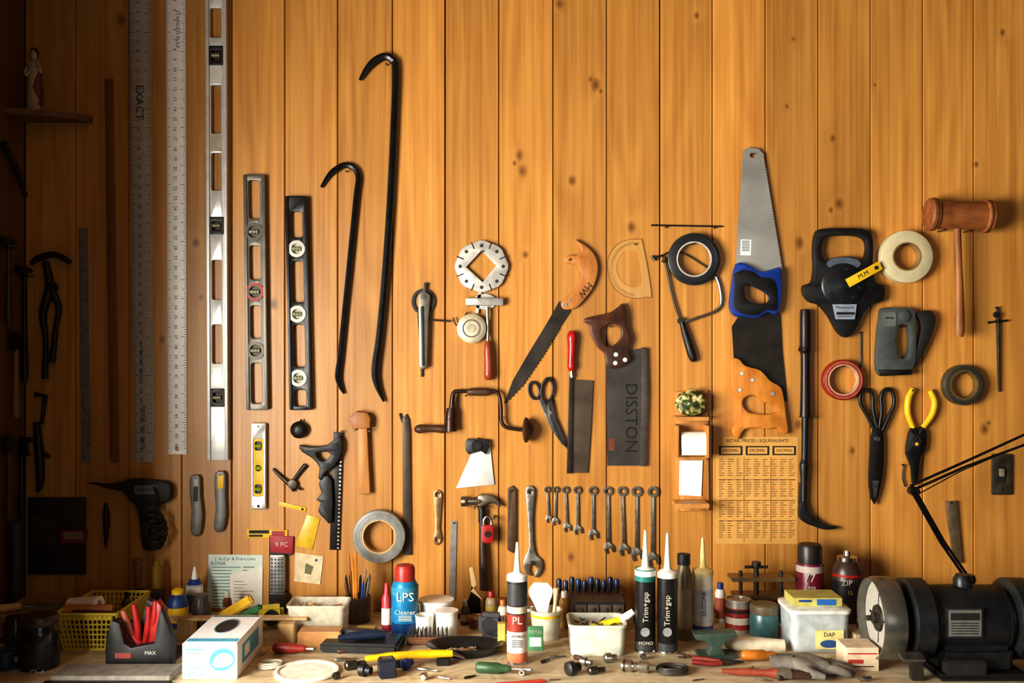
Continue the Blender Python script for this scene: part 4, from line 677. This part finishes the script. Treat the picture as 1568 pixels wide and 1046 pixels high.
b=B('work_glove'); h=.50; GL=m(120,114,104,.85,var=.3,bump=.4); c0=Vector((X(1235,h),-.50,ZB+.020))
bm=bmesh.new(); bmesh.ops.create_icosphere(bm,subdivisions=3,radius=1); vv=[]
for v in bm.verts:
    q=v.co; k=1+.13*math.sin(q.x*6+q.y*4); vv.append((c0.x+q.x*.052*k,c0.y+q.y*.042*k,ZB+.0195+q.z*.019*(1 if q.z<0 else k)))
b.add(vv,[tuple(v.index for v in f.verts) for f in bm.faces],GL); bm.free()
for i,(dx,dy,l) in enumerate(((.04,-.038,.055),(.052,-.022,.062),(.056,-.004,.062),(.05,.014,.05))):
    p0=c0+Vector((dx*.6,dy*.6,-.005)); d=Vector((1,-.25+.16*i,0)).normalized(); b.sweep([p0,p0+d*l*.55+Vector((0,0,.002)),p0+d*l-Vector((0,0,.005)),p0+d*(l+.008)-Vector((0,0,.008))],[.011,.0105,.009,.004],GL,12)
b.sweep([c0+Vector((-.02,-.025,0)),c0+Vector((.0,-.052,-.006)),c0+Vector((.022,-.062,-.009))],[.012,.0105,.006],GL,12); b.sweep([c0+Vector((-.03,.0,0)),c0+Vector((-.062,.006,-.001)),c0+Vector((-.075,.008,-.002))],[.018,.0165,.0175],GL,14,flat=1.5)
b=B('carton'); b.bb(1296,1346,992,.42,.49,m(218,198,170,.6),bev=.001); b.qb(1299,1010,1322,1016,.49,.4906,m(180,60,44)); b.qb(1299,1000,1343,1002,.49,.4906,m(180,60,44)); b.qb(1299,1020,1338,1021.5,.49,.4906,INK)
# bench grinder
b=B('bench_grinder'); GB=m(38,40,42,.38,.4); h=.46; k=K(h); cz=Z(946,h); 
b.lathe([(0,-66*k),(38*k,-66*k),(46*k,-60*k),(50*k,-48*k),(51*k,0),(50*k,48*k),(46*k,60*k),(38*k,66*k),(0,66*k)],(X(1474,h),-h,cz),(1,0,0),GB,40)
for t in(-52,52): b.lathe([(50.5*k,(t-2)*k),(51*k,t*k),(50.5*k,(t+2)*k)],(X(1474,h),-h,cz),(1,0,0),BLK,40)
b.bx((X(1476,h),-.465,ZB+.035),(k*110,.13,.06),GB,bev=.012); b.bx((X(1478,h),-.47,ZB+.007),(k*136,.18,.014),BLK,bev=.006)
b.bx((X(1478,.55),-.545,ZB+.028),(k*60,.03,.032),BLK2,bev=.004)
b.lathe([(14*k,0),(14*k,.02),(10*k,.03),(0,.03)],(X(1474,h),-h,cz+46*k),(0,0,1),GB,24)
hp=h+51*k; b.bx((X(1476,hp),-hp-.001,Z(953,hp)),(K(hp)*56,.008,K(hp)*46),m(40,40,42,.4),bev=.001); b.bx((X(1476,hp),-hp-.0055,Z(953,hp)),(K(hp)*50,.001,K(hp)*40),m(140,140,134,.35,.4),bev=.0003)
b.bx((X(1476,hp),-hp-.0062,Z(943,hp)),(K(hp)*44,.0006,K(hp)*11),INK,bev=0)
for i in range(5): b.bx((X(1476,hp),-hp-.0062,Z(953+i*4,hp)),(K(hp)*42,.0006,K(hp)*1.4),INK,bev=0)
WH=m(168,164,154,.6,var=.15,scale=90)
for (x,sg) in((1388,-1),(1564,1)):
    o=(X(x,h),-h,cz); b.lathe([(0,-.010),(.082,-.010),(.088,-.006),(.088,.034),(.080,.038),(0,.038)],o,(-sg,0,0),m(60,62,64,.35,.7),40)
    b.lathe([(.03,.030+.012),(.081,.042),(.086,.044),(.086,.058),(.081,.062),(.03,.062),(0,.062)],o,(sg,0,0),WH,44); b.lathe([(0,.062),(.030,.062),(.028,.067),(.012,.068),(.012,.076),(.006,.078),(.006,.088),(0,.088)],o,(sg,0,0),DST,24)
    b.lathe([(.016,-.04),(.016,.08)],o,(-sg,0,0),DST,16)
b.lathe([(.0885,.0),(.0905,.012),(.0905,.04),(.087,.05),(.084,.05),(.084,0)],(X(1388,h)-.03,-h,cz),(-1,0,0),m(130,128,120,.3,.8),44)
b.bx((X(1392,.55),-.565,ZB+.055),(.05,.03,.006),STEEL,rx=.3); b.bx((X(1402,.54),-.545,ZB+.03),(.025,.02,.06),DST)
b=B('cardboard_carton'); b.bb(1388,1407,898,.08,.14,m(40,110,190,.4))
b=B('socket_block'); b.bx((X(592,.53),-.525,ZB+.02),(.036,.036,.040),m(34,40,56,.35),rz=.3,bev=.003); b.bx((X(592,.53),-.525,ZB+.0405),(.02,.02,.002),STEEL,rz=.3,bev=0)
for (nm,x,py,l,r,a,mt) in(('drill_chuck',545,1024,.05,.010,.5,DST),('plastic_cap',560,1036,.03,.014,-.4,BLK),('metal_pin',530,1012,.05,.004,.2,STEEL),('wire_connector',624,1024,.03,.012,.9,BLU),('metal_pin',655,1028,.05,.004,-.3,STEEL),('plastic_cap',878,1033,.035,.015,.6,BLK2),('socket',898,1020,.03,.010,-.6,STEEL),('socket',914,1032,.04,.009,.3,DST),('metal_pin',855,1008,.04,.004,.2,STEEL),('wooden_peg',890,1012,.04,.006,-.7,BRN),('metal_pin',835,1014,.03,.004,.8,DST),('bushing',935,1014,.03,.011,.2,STEEL),('wooden_peg',1048,1008,.03,.006,-.2,BRN),('nail',720,1038,.03,.003,.6,DST),('nail',1150,1026,.03,.004,.9,STEEL),('wooden_peg',530,1000,.04,.006,.3,BRN),('socket',1325,1043,.03,.007,.3,STEEL),('nail',680,1040,.03,.003,-.4,STEEL),('nail',1070,1042,.03,.002,.4,STEEL),('nail',1170,1042,.03,.002,-.6,DST),('nail',850,1042,.025,.002,.1,STEEL),('bushing',650,1040,.02,.008,1.3,CHR),('hex_nut',770,1030,.012,.008,.2,DST),('hex_nut',800,1034,.010,.007,1.2,STEEL),('hex_nut',515,1040,.012,.008,.7,DST),('hex_nut',1195,1042,.010,.007,.4,DST),('wooden_peg',405,1000,.035,.007,1.3,LTW),('hex_nut',985,1010,.010,.007,.3,STEEL)):
    b=B(nm); h=hb(py); c=Vector((X(x,h),-h,ZB+r)); d=Vector((math.cos(a),math.sin(a),0)); b.lathe([(0,-l/2),(r*.7,-l/2),(r,-l/2+.003),(r,0),(r*.65,.002),(r*.65,l/2-.002),(0,l/2)] if nm!='hex_nut' else [(r*.5,-l/2),(r,-l/2),(r,l/2),(r*.5,l/2)],c,d,mt,6 if nm=='hex_nut' else(8 if r<.008 else 16),nm=='hex_nut')
b=B('spark_plug'); h=.49; c=Vector((X(952,h),-h-.0,ZB+.013)); d=Vector((1,-.22,0)); b.lathe([(0,0),(.012,0),(.013,.003),(.013,.022),(.009,.026),(.009,.036),(.013,.038),(.013,.056),(.008,.060),(.006,.075),(0,.076)],c,d,m(180,176,166,.25,.95),20); b.lathe([(.0135,.004),(.0135,.008)],c,d,DST,20)

def drv(px,py,ang,l,col,name='screwdriver'):
    b=B(name); h=hb(py); c=Vector((X(px,h),-h,ZB+.0125)); d=Vector((math.cos(ang),math.sin(ang),0)); b.lathe([(0,0),(.008,.001),(.012,.006),(.012,.05),(.008,.06),(.009,.07),(.006,.078),(0,.078)],c,d,col,14); b.lathe([(.003,.076),(.003,l),(.0045,l+.012),(0,l+.016)],c-Vector((0,0,.0)),d,STEEL,8)
def brush(px,py,ang,wd,col=LTW):
    b=B('paint_brush'); h=hb(py); c=Vector((X(px,h),-h,ZB+.0122)); d=Vector((math.cos(ang),math.sin(ang),0)); b.sweep([c,c+d*.04,c+d*.09,c+d*.115],[.005,.008,.007,.012],col,12); b.bx(c+d*.13,(.035,wd,.014),STEEL,rz=ang,bev=.002); b.bx(c+d*.165,(.045,wd*1.05,.012),m(70,44,24,.9,bump=.6),rz=ang,bev=.004)
def tapem(px,py,col,rz=0):
    b=B('tape_measure'); h=hb(py); c=Vector((X(px,h),-h,ZB+.03)); b.bx(c,(.062,.03,.060),col,rz=rz,bev=.010); b.lathe([(0,.0155),(.020,.0155),(.021,.014)],c,(math.sin(rz),-math.cos(rz),0),BLK,24); b.bx(c+Vector((.033,-.002,-.024)),(.012,.018,.003),YEL,bev=0)
def bottle(name,px,h,r,yt,col,cc,bc=None):
    b=B(name); p=P(h); b.turn(px,h,[(0,p),(r-.5,p),(r,p-2),(r,yt+16),(r*.8,yt+11),(r*.5,yt+9)],col,24); b.turn(px,h,[(r*.58,yt+10),(r*.58,yt+1),(r*.5,yt),(0,yt)],cc,20)
    if bc: b.turn(px,h,[(r+.2,p-6),(r+.2,yt+22)],bc,24)
def tin(name,px,h,r,yt,col,bc):
    b=B(name); p=P(h); b.turn(px,h,[(0,p),(r,p),(r,yt+1),(r-.6,yt),(r-2,yt),(r-2.4,yt+2),(0,yt+2)],col,28); b.turn(px,h,[(r+.2,p-3),(r+.2,yt+4)],bc,28)
def coil(px,py,R,col,t=.003):
    b=B('cable_coil'); h=hb(py); W=[]
    for i in range(150):
        a=i/149*math.pi*2*5; r=R*(1+.10*math.sin(a*.37)); W.append(Vector((X(px,h)+r*math.cos(a),-h+r*.8*math.sin(a),ZB+t+.0016*(i/149*5)+.0015*(1+math.sin(a*1.3)))))
    b.sweep(W,[t]*150,col,6)
drv(418,1000,-.1,.085,m(150,44,34,.45)); drv(728,1030,-.15,.11,m(50,80,50,.45)); drv(1135,1012,.05,.12,m(180,112,36,.4)); 
brush(1105,1036,-.12,.028,m(140,66,44,.5)); tapem(415,962,m(180,156,40,.4),.3); tapem(752,975,m(60,60,64,.4),-.2)
bottle('oil_bottle',752,.08,9,905,m(170,150,110,.4),RED,m(200,180,90,.5)); bottle('white_bottle',770,.14,8,918,m(220,214,200,.4),m(180,110,50,.4),m(190,140,90,.5)); tin('shoe_polish_tin',730,.16,12,942,m(160,120,60,.4,.5),m(110,40,30,.5)); bottle('medicine_bottle',864,.15,8,905,m(190,150,90,.25,trans=.3),WHT)
bottle('white_bottle',1103,.10,8,892,WHT,BLU,m(180,100,80,.5)); bottle('oil_bottle',1334,.14,9,893,m(70,60,50,.4),m(180,140,60,.4),m(190,170,120,.5)); bottle('medicine_bottle',1357,.10,8,912,m(150,90,40,.3),WHT,PAP)
tin('screw_tin',1325,.25,13,948,m(170,160,140,.4,.6),m(50,76,110,.5)); tin('tobacco_tin',1200,.14,9,925,m(140,120,90,.4,.6),m(60,80,60,.5))
tin('screw_tin',812,.14,10,930,m(150,140,120,.4,.6),m(120,90,50,.5)); tin('screw_tin',1208-14,.24,8,952,m(160,150,130,.4,.6),m(130,50,36,.5)); bottle('oil_bottle',712,.13,7,918,m(60,54,46,.4),m(150,140,120,.4),m(170,150,110,.5)); bottle('white_bottle',634,.13,8,912,m(210,204,186,.4),BLK,m(110,130,150,.5)); bottle('medicine_bottle',348,.07,7,905,m(140,90,50,.4),WHT,m(200,190,170,.5)); tin('tobacco_tin',225,.10,14,918,m(110,90,70,.4,.5),m(90,50,36,.5)); bottle('oil_bottle',196,.14,10,905,m(90,70,50,.4),BLK,m(130,100,60,.5)); tin('screw_tin',980,.12,10,930,m(150,140,120,.4,.6),m(70,80,96,.5))
b=B('match_box'); b.bb(1310,1342,972,.30,.36,m(190,170,140,.6),bev=.001); b.qb(1314,977,1338,988,.36,.3604,m(60,90,140))
coil(1030,1030,.030,m(60,54,48,.5)); coil(415,1022,.024,m(190,180,160,.5),.0022)
b=B('paper_sheet'); b.bx((X(620,.56),-.61,ZB+.0008),(.12,.06,.0016),PAP,rz=-.15,bev=0)
b=B('carpenter_pencil'); b.sweep([Vector((X(760,.57),-.585,ZB+.004)),Vector((X(830,.57),-.565,ZB+.004)),Vector((X(838,.57),-.563,ZB+.004))],[.004,.004,.001],m(180,64,44,.5),6)
b=B('sponge'); b.bx((X(560,.24),-.235,ZB+.012),(.055,.035,.024),m(180,152,70,.95,bump=.8),bev=.005)
b=B('wood_block'); b.bb(385,408,940,.05,.09,LTW); b=B('wood_block'); b.bb(1000,1032,930,.05,.10,wood('block_wood',(150,100,50),(196,146,84))); b=B('dark_parts_case'); b.bb(455,515,921,.04,.10,BLK2); b.qb(470,928,500,938,.10,.101,m(150,140,120))
b=B('cigar_box'); b.bb(1040,1088,933,.06,.14,m(120,70,40,.5)); b.qb(1046,938,1082,948,.14,.1405,m(200,170,110))
b=B('wood_plank'); b.bx((X(790,.1),-.022,ZB+.02),(K(.1)*100,.018,.04),wood('plank_wood',(120,76,36),(170,116,62),(3,50,50)),bev=.002)
b=B('needle_nose_pliers'); h=.455; cc=Vector((X(1060,h),-h,ZB+.0085)); 
b.sweep([cc,cc+Vector((.035,-.010,0)),cc+Vector((.065,-.006,0))],[.005,.0055,.005],m(130,40,34,.45),10); b.sweep([cc+Vector((.005,.03,0)),cc+Vector((.035,.020,0)),cc+Vector((.065,.004,0))],[.005,.0055,.005],m(130,40,34,.45),10); b.sweep([cc+Vector((.062,0,0)),cc+Vector((.078,0,0)),cc+Vector((.115,.002,0))],[.006,.0075,.0018],DST,10)
for bld in PENDING: bld.done()

# ------------------------------------------------------------ light
def area(name,loc,rot,sx,sy,e,col):
    l=bpy.data.lights.new(name,'AREA'); l.shape='RECTANGLE'; l.size=sx; l.size_y=sy; l.energy=e; l.color=col
    o=bpy.data.objects.new(name,l); o.location=loc; o.rotation_euler=rot; SC.objects.link(o); return o
area('window_daylight',(xl-.03,(WY0+WY1)/2,(WZ0+WZ1)/2),(0,math.radians(-90),0),WZ1-WZ0,WY0-WY1,215,(1,.96,.88))
area('rear_fill_light',(1.0,-3.7,1.6),(math.radians(90),0,math.radians(-8)),1.2,0.9,9,(1,.96,.9))  # added weak fill from behind the camera; no rear window is built
wd=bpy.data.worlds.new('World'); bpy.context.scene.world=wd; wd.use_nodes=True; bg=wd.node_tree.nodes['Background']; bg.inputs[0].default_value=(1,.94,.85,1); bg.inputs[1].default_value=.02
cam=bpy.data.cameras.new('Camera'); cam.sensor_width=36; cam.lens=36*D/(1568*S); cam.dof.use_dof=True; cam.dof.focus_distance=D-.02; cam.dof.aperture_fstop=4.5
co=bpy.data.objects.new('Camera',cam); co.location=(0,-D,ZC); co.rotation_euler=(math.radians(90),0,0); SC.objects.link(co); bpy.context.scene.camera=co
vs=bpy.context.scene.view_settings; vs.view_transform='Standard'; vs.look='None'; vs.exposure=.15; vs.gamma=.84
